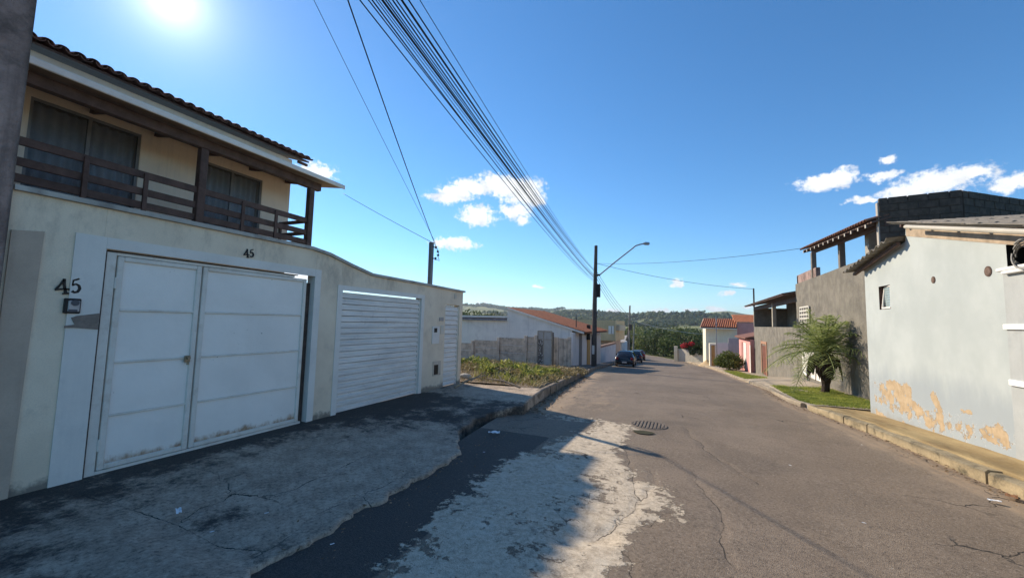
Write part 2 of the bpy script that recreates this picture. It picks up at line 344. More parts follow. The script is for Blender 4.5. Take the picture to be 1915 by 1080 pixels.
# ------------------------------------------------------------------ road
def crack_node(t, wd):
    s_ = t.math('ABSOLUTE', t.math('ADD', t.attr('cracks'), t.math('MULTIPLY', t.math('SUBTRACT', t.noise(11, 5, .7), .5), .05)))
    w_ = t.math('MULTIPLY', t.step(t.noise(3.1, 3), .3, .75, .15, 1.6), wd)
    return t.math('MULTIPLY', t.math('LESS_THAN', s_, w_), t.step(t.attr('crackd'), .09, .06))
def asphalt():
    t = NT('worn_asphalt')
    big = t.noise(.35, 5, .6); mid = t.noise(2.2, 6, .65); fine = t.noise(70, 3, .7); vor = t.n('ShaderNodeTexVoronoi', Vector=t.pos, Scale=120.).outputs['Distance']
    col = t.mix(t.step(big, .35, .65), (.168, .128, .092), (.22, .17, .126))
    col = t.mix(t.step(mid, .42, .7, 0, .55), col, (.120, .093, .070))
    col = t.mix(t.step(t.noise(1, 4, .6, stretch=(1.1, .07, 1)), .45, .65, 0, .5), col, (.225, .178, .132)); col = t.mix(t.step(t.noise(.22, 3, .6), .56, .6, 0, .35), col, (.105, .083, .064))
    agg = t.noise(38, 4, .75); col = t.mix(t.step(agg, .52, .68, 0, .75), col, (.29, .24, .185)); col = t.mix(t.step(agg, .48, .32, 0, .75), col, (.055, .044, .034)); col = t.mix(t.step(fine, .55, .7, 0, .5), col, (.27, .225, .175))
    # dust along the gutters
    du = t.math('ADD', t.attr('dust'), t.math('MULTIPLY', t.math('SUBTRACT', t.noise(2.6, 8, .75, stretch=(1.6, .6, 1)), .5), 1.2))
    col = t.mix(t.step(du, .42, .85, 0, .9), col, (.33, .245, .165))
    # dark fresh bitumen strip beside the slab
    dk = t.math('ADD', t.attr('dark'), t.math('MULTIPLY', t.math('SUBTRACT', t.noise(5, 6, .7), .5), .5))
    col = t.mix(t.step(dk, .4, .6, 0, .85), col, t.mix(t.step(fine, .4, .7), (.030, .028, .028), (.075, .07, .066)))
    # cement slurry skin, worn through in flakes
    n1 = t.math('MULTIPLY', t.math('SUBTRACT', t.noise(1.5, 8, .7), .5), 1.7); n2 = t.math('MULTIPLY', t.math('SUBTRACT', t.noise(8, 10, .75), .5), 1.9)
    ce = t.math('ADD', t.attr('cement'), t.math('ADD', n1, n2)); cm = t.step(ce, .50, .62, 0, .95)
    ccol = t.mix(t.step(t.noise(17, 8, .75), .32, .68), (.42, .345, .255), (.66, .565, .435))
    ccol = t.mix(t.step(t.noise(4.5, 10, .8), .52, .66, 0, .8), ccol, (.235, .195, .15)); ccol = t.mix(t.step(agg, .44, .3, 0, .7), ccol, (.12, .10, .08)); ccol = t.mix(t.step(t.noise(2.6, 4, .6), .55, .75, 0, .5), ccol, (.70, .64, .53))
    col = t.mix(cm, col, ccol)
    # white flecks
    fl = t.step(t.noise(9, 3, .6), .735, .76); col = t.mix(t.math('MULTIPLY', fl, t.step(t.noise(.8, 2), .5, .6, 0, .8)), col, (.42, .39, .35))
    # cracks
    w1 = t.n('ShaderNodeTexNoise', Vector=t.pos, Scale=1.6, Detail=5); wv = t.n('ShaderNodeVectorMath', _operation='MULTIPLY_ADD'); 
    t.set(wv.inputs[0], w1.outputs['Color']); wv.inputs[1].default_value = (.9, .9, 0); t.set(wv.inputs[2], t.pos)
    vc = t.n('ShaderNodeTexVoronoi', _feature='DISTANCE_TO_EDGE', Vector=wv.outputs[0], Scale=.55).outputs['Distance']
    ck = t.math('MULTIPLY', t.step(vc, .006, .002), t.step(t.noise(.5, 3), .5, .62))
    ck = t.math('MAXIMUM', ck, t.math('MULTIPLY', crack_node(t, .005), t.step(t.noise(2.1, 3), .35, .6, .2, .9)))
    col = t.mix(ck, col, (.028, .024, .02))
    h = t.math('ADD', t.math('MULTIPLY', fine, .6), t.math('ADD', t.math('MULTIPLY', vor, .5), t.math('ADD', t.math('MULTIPLY', cm, 1.6), t.math('MULTIPLY', ck, -2.))))
    return t.done(col, t.mix(cm, (.8, .8, .8), (.92, .92, .92)), t.bump(h, .8, .008), .3)
def gpt(px, py, dz=0):
    r = ray(px, py); lo, hi = .5, 300
    for _ in range(60):
        m = (lo+hi)/2
        if CAMZ+r[2]*m > R(r[1]*m)+dz: lo = m
        else: hi = m
    return r*lo+O0
def gp2(*pp): return [tuple(gpt(*p)[:2]) for p in pp]
rows = np.concatenate([np.arange(-12, 1.2, .6), np.arange(1.2, 10, .045), np.arange(10, 16, .12), np.arange(16, 40, .4), np.arange(40, 113, 1.)])
cols = np.linspace(0, 1, 150)
Yg, Tg = np.meshgrid(rows, cols, indexing='ij'); Xl = XL(Yg)-.35; Xr = XR(Yg)+.1; Xg = Xl+(Xr-Xl)*Tg
Zg = RZ(Xg, Yg)+(fbm(Xg, Yg, 1.1, 4, 3)-.5)*.02
cem_poly = gp2((640,1130),(705,1052),(820,950),(900,880),(985,842),(1050,815),(1130,790),(1185,800),(1165,850),(1240,930),(1265,985),(1190,1010),(1170,1075),(1150,1140),(900,1180))
cem = .80*sstep(-.34, .30, sdf(Xg, Yg, cem_poly))
cem = np.maximum(cem, .62*sstep(.55, .0, segd(Xg, Yg, gp2((1020,775),(1110,785),(1180,800)))))
cem = np.maximum(cem, .5*sstep(.5, .0, segd(Xg, Yg, gp2((1210,880),(1270,980)))))
hole = gp2((1060,1003),(1100,995),(1125,1000)); dh = segd(Xg, Yg, hole)
Zg -= .035*sstep(.22, .02, dh)
road_cr = [jag(p, .035) for p in (gp2((1160,820),(1190,905),(1195,940),(1160,975),(1110,1005)), gp2((1300,885),(1310,915),(1330,935),(1360,985),(1350,1010),(1375,1060)), gp2((1080,970),(1060,970),(1040,950)), gp2((1170,1030),(1185,1090)),
    gp2((1195,940),(1225,905),(1215,880)), gp2((1160,975),(1215,985),(1240,960)), gp2((1280,800),(1330,850),(1420,905)))]
csg, cdd = scrack(Xg, Yg, road_cr); Zg -= .012*sstep(.05, 0, cdd)
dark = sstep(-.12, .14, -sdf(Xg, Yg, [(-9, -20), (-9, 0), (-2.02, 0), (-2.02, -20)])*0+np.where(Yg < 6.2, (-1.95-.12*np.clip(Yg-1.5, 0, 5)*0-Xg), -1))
dust = .95*np.exp(-((Xg-XR(Yg))/.5)**2)*(Yg > 4)+np.where(Yg > 8, .95*np.exp(-((Xg-XL(Yg)-.25)/.75)**2), 0)+.42*np.exp(-((Xg-XR(Yg)+.9)/.5)**2)*np.exp(-((Yg-9.6)/2.4)**2)
dust = np.maximum(dust, .55*sstep(1.6, .2, segd(Xg, Yg, [(-1.9, 9.2), (-2.6, 14)])))
V = np.stack([Xg, Yg, Zg], -1).reshape(-1, 3)
road = npobj('road', V, gridf(len(rows), 150, True), asphalt(), None, True, dict(cement=cem, cracks=csg, crackd=cdd, dark=dark, dust=dust))
tag(road, kind='structure')

# ------------------------------------------------------------------ terrain to the horizon
RIDGE = [(700,572),(870,566),(905,565),(950,573),(1000,574),(1030,577),(1050,573),(1090,573),(1120,580),(1150,584),(1200,586),(1290,585),(1320,580),(1360,576),(1395,582),(1450,588),(1700,585)]
raz = [math.degrees(math.atan2(*ray(p, q)[:2])) for p, q in RIDGE]; rel = [math.tan(math.asin(nrm(ray(p, q))[2])) for p, q in RIDGE]
rad_s = np.concatenate([np.array([.02, 6, 12, 20, 30, 42, 56, 72, 90]), np.geomspace(108, 2200, 42), [2600, 3300, 4500, 7000]])
az_s = np.radians(np.concatenate([np.arange(-180, -60, 6), np.arange(-60, 40, .7), np.arange(40, 181, 6)]))
def ground_z(x, y):
    r = np.hypot(x, y); az = np.degrees(np.arctan2(x, y))
    near = np.where(y > 0, R(np.clip(y, 0, 1e4)), -.06)-.3
    rt = np.interp(az, raz, rel)*1.0
    prof = np.interp(np.log(r+1), np.log(np.array([1, 110, 160, 300, 500, 800, 1200, 1600, 2000, 2600, 7000])+1), [0, 0, 0, -.03, -.01, .10, .36, .72, 1.0, .93, .85])
    hill = -9+prof*(rt*2000+1.7-10+9)
    hill = hill+(fbm(x, y, 1/340, 4, 21)-.5)*70*sstep(250, 1000, r)*(1-sstep(1500, 1990, r))+(fbm(x, y, 1/60, 3, 5)-.5)*8*sstep(120, 300, r)*(1-.6*sstep(1500, 1990, r))
    return near+(hill-near)*sstep(100, 190, r)
Rg, Ag = np.meshgrid(rad_s, az_s, indexing='ij'); gx = Rg*np.sin(Ag); gy = Rg*np.cos(Ag)
gz = ground_z(gx, gy); V = np.stack([gx, gy, gz], -1).reshape(-1, 3); nA = len(az_s)
V = np.concatenate([V, [[0, 0, -.4]]]); fq = gridf(len(rad_s), nA, False)
t = NT('hill_ground'); a_ = t.noise(.0045, 6, .6); b_ = t.noise(.03, 5, .6); c_ = t.noise(.6, 4)
col = t.mix(t.step(a_, .44, .56), (.10, .12, .045), (.32, .32, .13)); col = t.mix(t.step(b_, .4, .7, 0, .6), col, (.05, .07, .025)); col = t.mix(t.step(c_, .4, .7, 0, .4), col, (.16, .135, .06))
gm = t.done(col, .95, None, .1)
ground = npobj('ground', V, fq, gm, None, True); tag(ground, kind='structure')

# ------------------------------------------------------------------ left driveway slabs and pavement
def slabmat():
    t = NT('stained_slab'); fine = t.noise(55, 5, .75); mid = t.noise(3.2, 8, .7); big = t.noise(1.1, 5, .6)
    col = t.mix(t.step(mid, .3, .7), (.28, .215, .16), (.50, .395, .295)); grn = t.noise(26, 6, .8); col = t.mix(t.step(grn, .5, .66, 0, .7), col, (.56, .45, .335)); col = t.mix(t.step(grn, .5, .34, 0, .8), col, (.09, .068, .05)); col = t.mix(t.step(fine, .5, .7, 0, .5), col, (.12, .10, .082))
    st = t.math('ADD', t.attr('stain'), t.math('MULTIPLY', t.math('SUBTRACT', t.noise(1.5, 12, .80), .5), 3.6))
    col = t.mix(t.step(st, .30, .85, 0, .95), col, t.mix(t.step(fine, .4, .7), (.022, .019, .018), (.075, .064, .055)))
    gs = t.math('ADD', t.attr('grit'), t.math('MULTIPLY', t.math('SUBTRACT', t.noise(5, 8, .75), .5), 1.2)); col = t.mix(t.step(gs, .5, .75, 0, .85), col, (.20, .15, .11))
    sc = t.step(t.noise(1, 8, .75, stretch=(11, 2.2, 1)), .60, .72, 0, .6); col = t.mix(t.math('MULTIPLY', sc, t.step(big, .45, .6)), col, (.38, .37, .36))
    ck = crack_node(t, .0055); col = t.mix(t.math('MULTIPLY', ck, t.step(t.noise(2.1, 3), .35, .6, .25, .95)), col, (.022, .02, .018))
    h = t.math('ADD', fine, t.math('ADD', t.math('MULTIPLY', mid, 1.4), t.math('MULTIPLY', ck, -2.5)))
    return t.done(col, .88, t.bump(h, .55, .008), .35)
rows = np.concatenate([np.arange(-6, 1, .5), np.arange(1, 9.75, .045), [9.75]]); nc = 84
Yg = rows[:, None]; edge = XL(Yg)+.12*(fbm(Yg*0+3, Yg, 1.3, 5, 31)-.5)+.16*(fbm(Yg*0+1, Yg, 5, 3, 33)-.5)+.07*(fbm(Yg*0+1, Yg, 15, 2, 35)-.5)
edge = np.where(Yg < 1.9, -2.62, edge); edge = np.where((Yg > 4.9) & (Yg < 7.6), edge-.62*np.sin(math.pi*(np.clip(Yg, 4.9, 7.6)-4.9)/2.7)**.7, edge); edge = np.where(Yg > 7.7, XL(Yg), edge)
T = np.linspace(0, 1, nc)[None, :]; Xg = -6.3+(edge+6.3)*T; Yg = np.broadcast_to(Yg, Xg.shape)
slope = np.interp(Yg, [-6, 1.75, 2.0, 4.5, 6.2, 7.4, 8.2, 9.8], [0.03, 0.03, -.035, -.045, -.10, .0, .06, .05])
Zg = .015+slope*sstep(-5.4, -2.7, Xg)+(fbm(Xg, Yg, .9, 4, 41)-.5)*.035*sstep(-5.6, -5, Xg)
Zg = np.maximum(Zg, R(Yg)+.012)
slab_cr = [jag(p, .04) for p in (gp2((330,985),(430,935),(520,930),(640,880),(720,840)), gp2((500,1035),(560,1000),(590,965),(660,940),(760,890)), gp2((345,880),(400,900),(440,930),(520,945)), gp2((680,935),(710,955)), gp2((740,790),(660,830),(560,850)), gp2((640,880),(700,850),(790,842)))]+[gp2((150,940),(230,962),(330,990),(410,1030),(490,1037))]
csg, cdd = scrack(Xg, Yg, slab_cr); Zg -= .009*sstep(.05, 0, cdd)
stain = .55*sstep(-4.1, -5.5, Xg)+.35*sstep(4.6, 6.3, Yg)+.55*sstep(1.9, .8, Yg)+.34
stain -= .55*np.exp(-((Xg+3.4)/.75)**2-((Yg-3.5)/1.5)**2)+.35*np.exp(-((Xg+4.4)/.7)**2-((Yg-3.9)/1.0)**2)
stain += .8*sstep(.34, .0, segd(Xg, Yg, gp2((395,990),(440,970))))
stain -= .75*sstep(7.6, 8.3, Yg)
grit = .75*np.exp(-((Yg-6.4)/.9)**2)*sstep(-4.3, -3.2, Xg)+.5*sstep(8.6, 9.4, Yg)
ring = [Xg, Yg, Zg]
# skirt: two extra columns drop the broken edge down below the road
ex = np.concatenate([Xg, Xg[:, -1:]+.012, Xg[:, -1:]+.03], 1); ey = np.concatenate([Yg, Yg[:, -1:], Yg[:, -1:]], 1); ez = np.concatenate([Zg, Zg[:, -1:]-.03, Zg[:, -1:]-.4], 1)
pad = lambda a: np.concatenate([a, a[:, -1:], a[:, -1:]], 1)
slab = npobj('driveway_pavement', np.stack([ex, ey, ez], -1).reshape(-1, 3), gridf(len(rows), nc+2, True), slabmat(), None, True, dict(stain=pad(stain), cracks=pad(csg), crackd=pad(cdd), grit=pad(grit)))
tag(slab, kind='structure')

# lot front strip, kerbs on the left beyond the slab
def LZ(y): return np.interp(y, [9.6, 12, 18, 25, 28, 38, 60, 90], [.06, -.12, -.52, -1.02, -1.22, -1.94, -3.1, -4.2])
def strip(name, ys, xa, xb, z, mat, drop=.4, nx=10, rough=.03, seed=1, attrs=None):
    Y = np.array(ys)[:, None]; T = np.linspace(0, 1, nx)[None]; Xa = xa(Y); Xb = xb(Y); X = Xa+(Xb-Xa)*T; Y = np.broadcast_to(Y, X.shape); Z = z(X, Y)+(fbm(X, Y, 1.7, 4, seed)-.5)*rough
    cat = lambda a, l, r: np.concatenate([l, a, r], 1)
    X2 = cat(X, X[:, :1], X[:, -1:]); Y2 = cat(Y, Y[:, :1], Y[:, -1:]); Z2 = cat(Z, Z[:, :1]-drop, Z[:, -1:]-drop)
    return npobj(name, np.stack([X2, Y2, Z2], -1).reshape(-1, 3), gridf(len(ys), nx+2, True), mat, None, False)
lot_ys = np.arange(9.77, 25.4, .3)
def lotz(x, y): return LZ(y)+.30*sstep(-4.4, -6, x)*sstep(9.9, 11.5, y)*sstep(19, 14, y)*(fbm(x, y, .6, 3, 71))*1.3
lot = strip('vacant_lot_soil', lot_ys, lambda y: y*0-15.5, lambda y: XL(y)-.15, lotz, soil, .5, 40, .10, 5); tag(lot, kind='structure')
pavl = strip('pavement_left', np.arange(25.45, 92, 1.), lambda y: XL(y)-1.7, lambda y: XL(y)-.15, lambda x, y: LZ(y)+0*x, mk('dull_pavement', (.20, .175, .145), .25, 2, .95, .5, 40, 0, (.1, .085, .07), 1.5, .7), .5, 6, .02, 6); tag(pavl, kind='structure')
def kerb_run(ys, xf, ztop, mat, parent_name, label, wd=.14, zb=None, first=0):
    root = thing(parent_name, label, 'kerb', (float(xf(ys[0])), float(ys[0]), float(ztop(ys[0]))))
    for a, b in zip(ys[:-1], ys[1:]):
        b2 = b-.012; m = MB(); xa, xb = float(xf(a)), float(xf(b2)); za, zb_ = float(ztop(a)), float(ztop(b2)); j = [random.uniform(-.012, .012) for _ in range(4)]
        d = wd
        if d > 0: xs = (xa-d+j[0], xa+j[1], xb+j[2], xb-d+j[3])
        else: xs = (xa+j[1], xa-d+j[0], xb-d+j[3], xb+j[2])
        zj = [random.uniform(-.012, .008) for _ in range(2)]; c = .025
        def sec(x0, x1, y, z): return [(x0, y, z-.45), (x0, y, z-c), (x0+c, y, z), (x1-c, y, z), (x1, y, z-c), (x1+.01, y, z-.45)]
        A = sec(xs[0], xs[1], a, za+zj[0]); mid = sec((xs[0]+xs[3])/2+random.uniform(-.015, .015), (xs[1]+xs[2])/2+random.uniform(-.02, .012), (a+b2)/2, (za+zb_)/2+random.uniform(-.02, .01)); B = sec(xs[3], xs[2], b2, zb_+zj[1])
        n = 6; m.add(A+mid+B, [tuple(range(n-1, -1, -1)), tuple(range(2*n, 3*n))]+[(k*n+i, k*n+(i+1) % n, (k+1)*n+(i+1) % n, (k+1)*n+i) for k in (0, 1) for i in range(n)])
        obj('kerb_stone', m, mat, root)
    return root
kerb_run(list(np.arange(7.75, 25, .95)), lambda y: XL(y)+.02, lambda y: np.interp(y, [7.7, 9.6, 14, 27], [.06, .07, -.22, -1.17]), kerbm, 'kerb', 'crumbling brown kerb along the weedy vacant lot')
kerb_run(list(np.arange(25, 64, 1.6)), lambda y: XL(y)+.02, lambda y: LZ(y)+.02, kerbm, 'kerb', 'dusty kerb past the parked cars and lamp pole')

# ------------------------------------------------------------------ right pavement, kerb, grass
def yellowmat():
    t = NT('yellow_stained_concrete'); fine = t.noise(50, 5, .7); mid = t.noise(2, 7, .7, stretch=(1, .35, 1)); col = t.mix(t.step(mid, .3, .68), (.27, .185, .085), (.46, .345, .175))
    col = t.mix(t.step(t.noise(1.3, 8, .72, stretch=(2.2, .5, 1)), .5, .7, 0, .75), col, (.17, .125, .07)); col = t.mix(t.step(fine, .45, .75, 0, .4), col, (.15, .11, .06))
    return t.done(col, .93, t.bump(fine, .6, .008), .2)
ym = yellowmat()
ykerb = mk('yellow_kerb', (.40, .315, .19), .25, 3, .95, .8, 40, 0, (.085, .075, .05), 2.6, .9, dist=.015)
def kz(y): return np.interp(y, [-12, 0, 6.4, 10.2, 12.6, 14, 16.5, 21, 28, 36, 45, 62], [.25, .2, .07, -.06, -.22, -.34, -.50, -.78, -1.34, -1.86, -2.33, -3.2])
def paveR(x, y): s = np.clip((x-XR(y))/np.maximum(4.05-XR(y), .2), 0, 1); return kz(y)*(1-s)+SR(y)*s
p1 = strip('pavement_right', np.arange(-4, 12.75, .25), lambda y: XR(y)+.14, lambda y: y*0+4.3, paveR, ym, .5, 14, .02, 8); tag(p1, kind='structure')
def paveR2(x, y): s = np.clip((x-XR(y))/np.maximum(5.3-XR(y), .2), 0, 1); return kz(y)*(1-s)+SR(y)*s
grey_pav = mk('grey_beige_pavement', (.36, .30, .225), .22, 1.6, .94, .5, 45, 0, (.20, .165, .12), 1.1, .6)
p2 = strip('pavement_right', np.arange(12.75, 62, .5), lambda y: XR(y)+.14, lambda y: np.where(y < 48, 6.2, 3.5)+0*y, paveR2, grey_pav, .6, 16, .02, 9); tag(p2, kind='structure')
kerb_run(list(np.arange(1.2, 12.6, .95)), lambda y: XR(y), lambda y: kz(y), ykerb, 'kerb', 'yellow painted kerb along the pale blue wall', -.16)
kerb_run(list(np.arange(13.2, 60, 1.15)), lambda y: XR(y), lambda y: kz(y), mk('bare_kerb', (.38, .31, .22), .2, 3, .95, .6, 40, 0, (.2, .15, .1), 2, .6), 'kerb', 'low bare kerb beside the palm and the clipped shrub', -.14)
leafg = leafmat('grass_green', (.14, .20, .035), (.42, .44, .10), 2.2, .5)
dryg = leafmat('grass_dry', (.20, .155, .075), (.36, .29, .14), 3, .25)
weedg = leafmat('weed_green', (.08, .12, .03), (.36, .36, .09), 1.3, .45)
def blades(n, fx, h0, h1, wd=.012, lean=.5, seg=2):
    """n curved grass blades rooted at fx() -> (x, y, z)"""
    P = fx(n); a = rng.uniform(0, 2*np.pi, n); b = rng.uniform(0, 2*np.pi, n); h = rng.uniform(h0, h1, n); le = rng.uniform(.1, lean, n)*h; wv = wd*rng.uniform(.6, 1.5, n)
    Vs = []
    for k in range(seg+1):
        tt = k/seg; c = P+np.stack([np.cos(a)*le*tt**1.7, np.sin(a)*le*tt**1.7, h*(tt-.25*tt**3*(le/h))], 1); ww = wv*(1-.85*tt)
        Vs += [c-np.stack([np.cos(b)*ww, np.sin(b)*ww, 0*ww], 1), c+np.stack([np.cos(b)*ww, np.sin(b)*ww, 0*ww], 1)]
    V = np.stack(Vs, 1).reshape(-1, 3); base = (np.arange(n)*(2*seg+2))[:, None]
    f = np.concatenate([base+np.array([[2*k, 2*k+1, 2*k+3, 2*k+2]]) for k in range(seg)], 0)
    return V, f
def scatter(fx, fy, zf, dens=None):
    def g(n):
        out = []
        while sum(len(o) for o in out) < n:
            x, y = fx(n*2), fy(n*2)
            k = np.ones(len(x), bool) if dens is None else rng.uniform(0, 1, len(x)) < dens(x, y)
            x, y = x[k], y[k]; out.append(np.stack([x, y, zf(x, y)], 1))
        return np.concatenate(out)[:n]
    return g
U = lambda a, b: (lambda n: rng.uniform(a, b, n))
gp = gp2((1450,725),(1530,712),(1650,745),(1650,775),(1560,768),(1490,750)); gp = [(x, y) for x, y in gp]
gd = lambda x, y: np.where((x > XR(y)+.2), 1, 0)*sstep(12.7, 13.4, y)*sstep(20.6, 19.2, y)*sstep(5.2, 4.9, x)*sstep(.38, .54, fbm(x, y, 1.1, 4, 77)+.06)
V, f = blades(26000, scatter(U(2.8, 5.25), U(12.8, 20.6), lambda x, y: paveR2(x, y)-.005, gd), .03, .09, .006, .9)
tag(npobj('verge_grass', V, f, leafg), 'short green grass strip at the foot of the palm', 'grass', kind='stuff')
gd2 = lambda x, y: np.where(x > XR(y)+.15, 1, 0)*np.where(x < XR(y)+1.25, 1, 0)*sstep(26, 28, y)*sstep(39.5, 38, y)*sstep(.36, .5, fbm(x, y, 1., 3, 79)+.1)
V, f = blades(9000, scatter(U(2.8, 4.6), U(26, 39.5), lambda x, y: paveR2(x, y)-.005, gd2), .04, .12, .012, .9)
tag(npobj('verge_grass', V, f, leafg), 'thin grass verge by the clipped round shrub', 'grass', kind='stuff')

# ------------------------------------------------------------------ the street wall with gates (number 45)
FX = -5.6
wallroot = thing('street_wall', 'long cream street wall numbered 45 with two garage gates', 'wall', (FX, 5.5, 0))
def yz(px, py): p = onX(px, py, FX); return p[1], p[2]
G1 = (2.16, 4.82, 2.38); G2 = (5.38, 7.78, 2.20); G3 = (8.80, 9.50, 2.10)
top = [(1.50, 2.78), (4.70, 2.79), (5.05, 2.75), (5.6, 2.62), (6.1, 2.52), (7.5, 2.50), (9.66, 2.46)]
def ztop(y): return float(np.interp(y, [p[0] for p in top], [p[1] for p in top]))
wm_ = MB(); TH = .17
def wseg(y0, y1, z0):
    ys = [y0]+[p[0] for p in top if y0 < p[0] < y1]+[y1]
    poly = [(FX, y0, z0)]+[(FX, y1, z0)]+[(FX, y, ztop(y)) for y in ys[::-1]]
    wm_.prism(poly, (-TH, 0, 0))
e = .0015
for a, b, z in ((1.50, G1[0], -.3), (G1[0]+e, G1[1]-e, G1[2]), (G1[1], G2[0], -.3), (G2[0]+e, G2[1]-e, G2[2]), (G2[1], G3[0], -.3), (G3[0]+e, G3[1]-e, G3[2]), (G3[1], 9.66, -.3)): wseg(a, b, z)
def creammat():
    t = NT('street_wall_plaster'); fine = t.noise(80, 4, .7); big = t.noise(1.2, 6, .65)
    col = t.mix(t.step(big, .3, .7), (.72, .59, .44), (.86, .725, .55)); col = t.mix(t.step(fine, .4, .7, 0, .25), col, (.48, .42, .35))
    sp = t.n('ShaderNodeSeparateXYZ', Vector=t.pos).outputs
    topm = t.step(sp[2], 1.9, 2.75); st = t.noise(1, 6, .7, stretch=(2, 2.6, 1.1)); col = t.mix(t.math('MULTIPLY', t.step(st, .48, .72), t.math('MULTIPLY', topm, .72)), col, (.28, .225, .175))
    bl = t.step(t.noise(2.3, 7, .7), .54, .7, 0, .35); col = t.mix(bl, col, (.36, .315, .26))
    bs = t.math('ADD', t.step(sp[2], .32, 0), t.math('MULTIPLY', t.math('SUBTRACT', t.noise(6, 6, .7), .5), 1.2)); col = t.mix(t.step(bs, .55, .95, 0, .8), col, (.13, .115, .10))
    return t.done(col, .92, t.bump(fine, .35, .005), .2)
obj('wall_panel', wm_, creammat(), wallroot)
m = MB()
for a, b in zip(top[:-1], top[1:]):
    m.prism([(FX+.05, a[0], a[1]+.002), (FX-TH-.05, a[0], a[1]+.002), (FX-TH-.05, a[0], a[1]+.05), (FX+.05, a[0], a[1]+.05)], (0, b[0]-a[0]+(.05 if b is top[-1] else 0), b[1]-a[1]))
obj('coping', m, mk('coping_stone', (.46, .43, .38), .15, 3, .9, .4, 50, 0, (.2, .18, .16), 2, .7), wallroot)
m = MB(); m.prism([(FX+.001, *yz(12, 935)), (FX+.001, *yz(82, 433)), (FX+.001, 1.52, yz(45, 433)[1]), (FX+.001, 1.52, -.05)][::-1], (.018, 0, 0)); obj('darker_wall_strip', m, mk('darker_strip_plaster', (.50, .39, .30), .12, 2, .95, .4, 60, .25), wallroot)  # thin raised strip, darker than the wall, with a slanted edge
# painted surrounds
def surround(G, l, tp, r, zb, name='gate_surround'):
    m = MB(); x0, x1 = FX+.002, FX+.014; y0, y1, z1 = G
    m.box(x0, x1, y0-l, y0+.02, zb, z1+tp); m.box(x0, x1, y0+.0215, y1-.0215, z1-.02, z1+tp); m.box(x0, x1, y1-.02, y1+r, zb, z1+tp)
    m.box(FX-TH+.01, x1-.001, y0+.003, y0+.019, zb, z1-.004); m.box(FX-TH+.01, x1-.001, y1-.019, y1-.003, zb, z1-.004)
    obj(name, m, whitep, wallroot)
surround(G1, .22, .10, .10, -.03); surround(G2, .09, .07, .09, -.03)
def sheetmat():
    t = NT('gate_white_sheet'); sp = t.n('ShaderNodeSeparateXYZ', Vector=t.pos).outputs; fine = t.noise(60, 3, .6)
    col = t.mix(t.step(t.noise(1.4, 5, .6), .3, .7), (.80, .755, .69), (.88, .83, .76)); col = t.mix(t.step(t.noise(1, 4, .6, stretch=(4, 10, .35)), .5, .75, 0, .35), col, (.86, .82, .76))
    ru = t.math('ADD', t.step(sp[2], .34, .02), t.math('MULTIPLY', t.math('SUBTRACT', t.noise(3.2, 8, .75, stretch=(1, 1, .6)), .5), 1.7)); col = t.mix(t.step(ru, .52, .95, 0, .9), col, t.mix(t.step(t.noise(18, 5), .35, .65), (.24, .115, .045), (.40, .25, .12)))
    ch = t.step(t.noise(24, 2, .5), .735, .76); col = t.mix(t.math('MULTIPLY', ch, t.step(t.noise(1.7, 2), .52, .62)), col, (.10, .075, .06))
    return t.done(col, .5, t.bump(t.noise(2.2, 4), .5, .03), .35)
sheetm = sheetmat(); framem = mk('gate_frame_paint', (.74, .69, .61), .07, 3, .55, .1, 50, .12, (.42, .30, .20), 5, .3)
# gate 1: left wicket leaf and right fixed leaf, sheet panels between flat bars
g1 = tag(bpy.data.objects.new('gate', None), None); C.objects.link(g1); g1.parent = wallroot; g1['label'] = 'white sheet metal gate with a wicket leaf'
GX = FX-.055
zz = [.06, .60, 1.16, 1.72, 2.30]
def leaf(y0, y1, z0, z1, bars):
    m = MB(); fw = .055
    m.bev(GX-.02, GX+.03, y0, y0+fw, z0, z1, .006); m.bev(GX-.02, GX+.03, y1-fw, y1, z0, z1, .006); m.bev(GX-.019, GX+.029, y0+fw+.001, y1-fw-.001, z0, z0+.05, .006); m.bev(GX-.019, GX+.029, y0+fw+.001, y1-fw-.001, z1-.05, z1, .006)
    obj('leaf_frame', m, framem, g1)
    hs = [z0+.05]+bars+[z1-.05]
    for i, (a, b) in enumerate(zip(hs[:-1], hs[1:])):
        q = MB(); n = 9; bul = random.uniform(.002, .006)
        q.sheet([[(GX+.004+bul*math.sin(math.pi*k/(n-1))*math.sin(math.pi*j/4), y0+fw+(y1-y0-2*fw)*k/(n-1), a+(b-a)*j/4) for j in range(5)] for k in range(n)]); obj('sheet_panel', q, sheetm, g1, True)
    for b in bars: q = MB(); q.bev(GX+.010, GX+.024, y0+fw, y1-fw, b-.013, b+.013, .004); obj('flat_bar', q, framem, g1)
leaf(2.30, 3.13, .05, 2.30, zz[1:4]); leaf(3.15, 4.68, .05, 2.30, zz[1:4])
m = MB(); m.bev(GX-.03, GX+.035, 2.185, 2.285, .0, 2.335, .006); m.box(GX-.028, GX+.03, 2.286, 4.72, .0, .045); m.box(GX-.028, GX+.03, 2.286, 4.45, 2.305, 2.335); obj('outer_frame', m, framem, g1)
m = MB(); m.tube([(GX+.034, 2.293, .25), (GX+.034, 2.293, .37)], .012, 8); m.tube([(GX+.034, 2.293, 1.95), (GX+.034, 2.293, 2.07)], .012, 8); obj('hinge', m, framem, g1)
m = MB(); m.box(FX-.16, GX+.036, 2.1812, 2.1843, .0, 2.36); m.box(GX-.09, GX-.035, 4.66, 4.80, .0, 2.25); m.box(GX+.0, GX+.045, 2.186, 2.20, .0, 2.34); m.box(GX+.0, GX+.045, 2.21, 4.5, 2.338, 2.352); obj('jamb_shade_strips', m, mk('jamb_shade_brown', (.085, .06, .048), .3, 9, .8, .2, 50), g1)  # dark brown strips paint the shade in the gate reveal and side gap
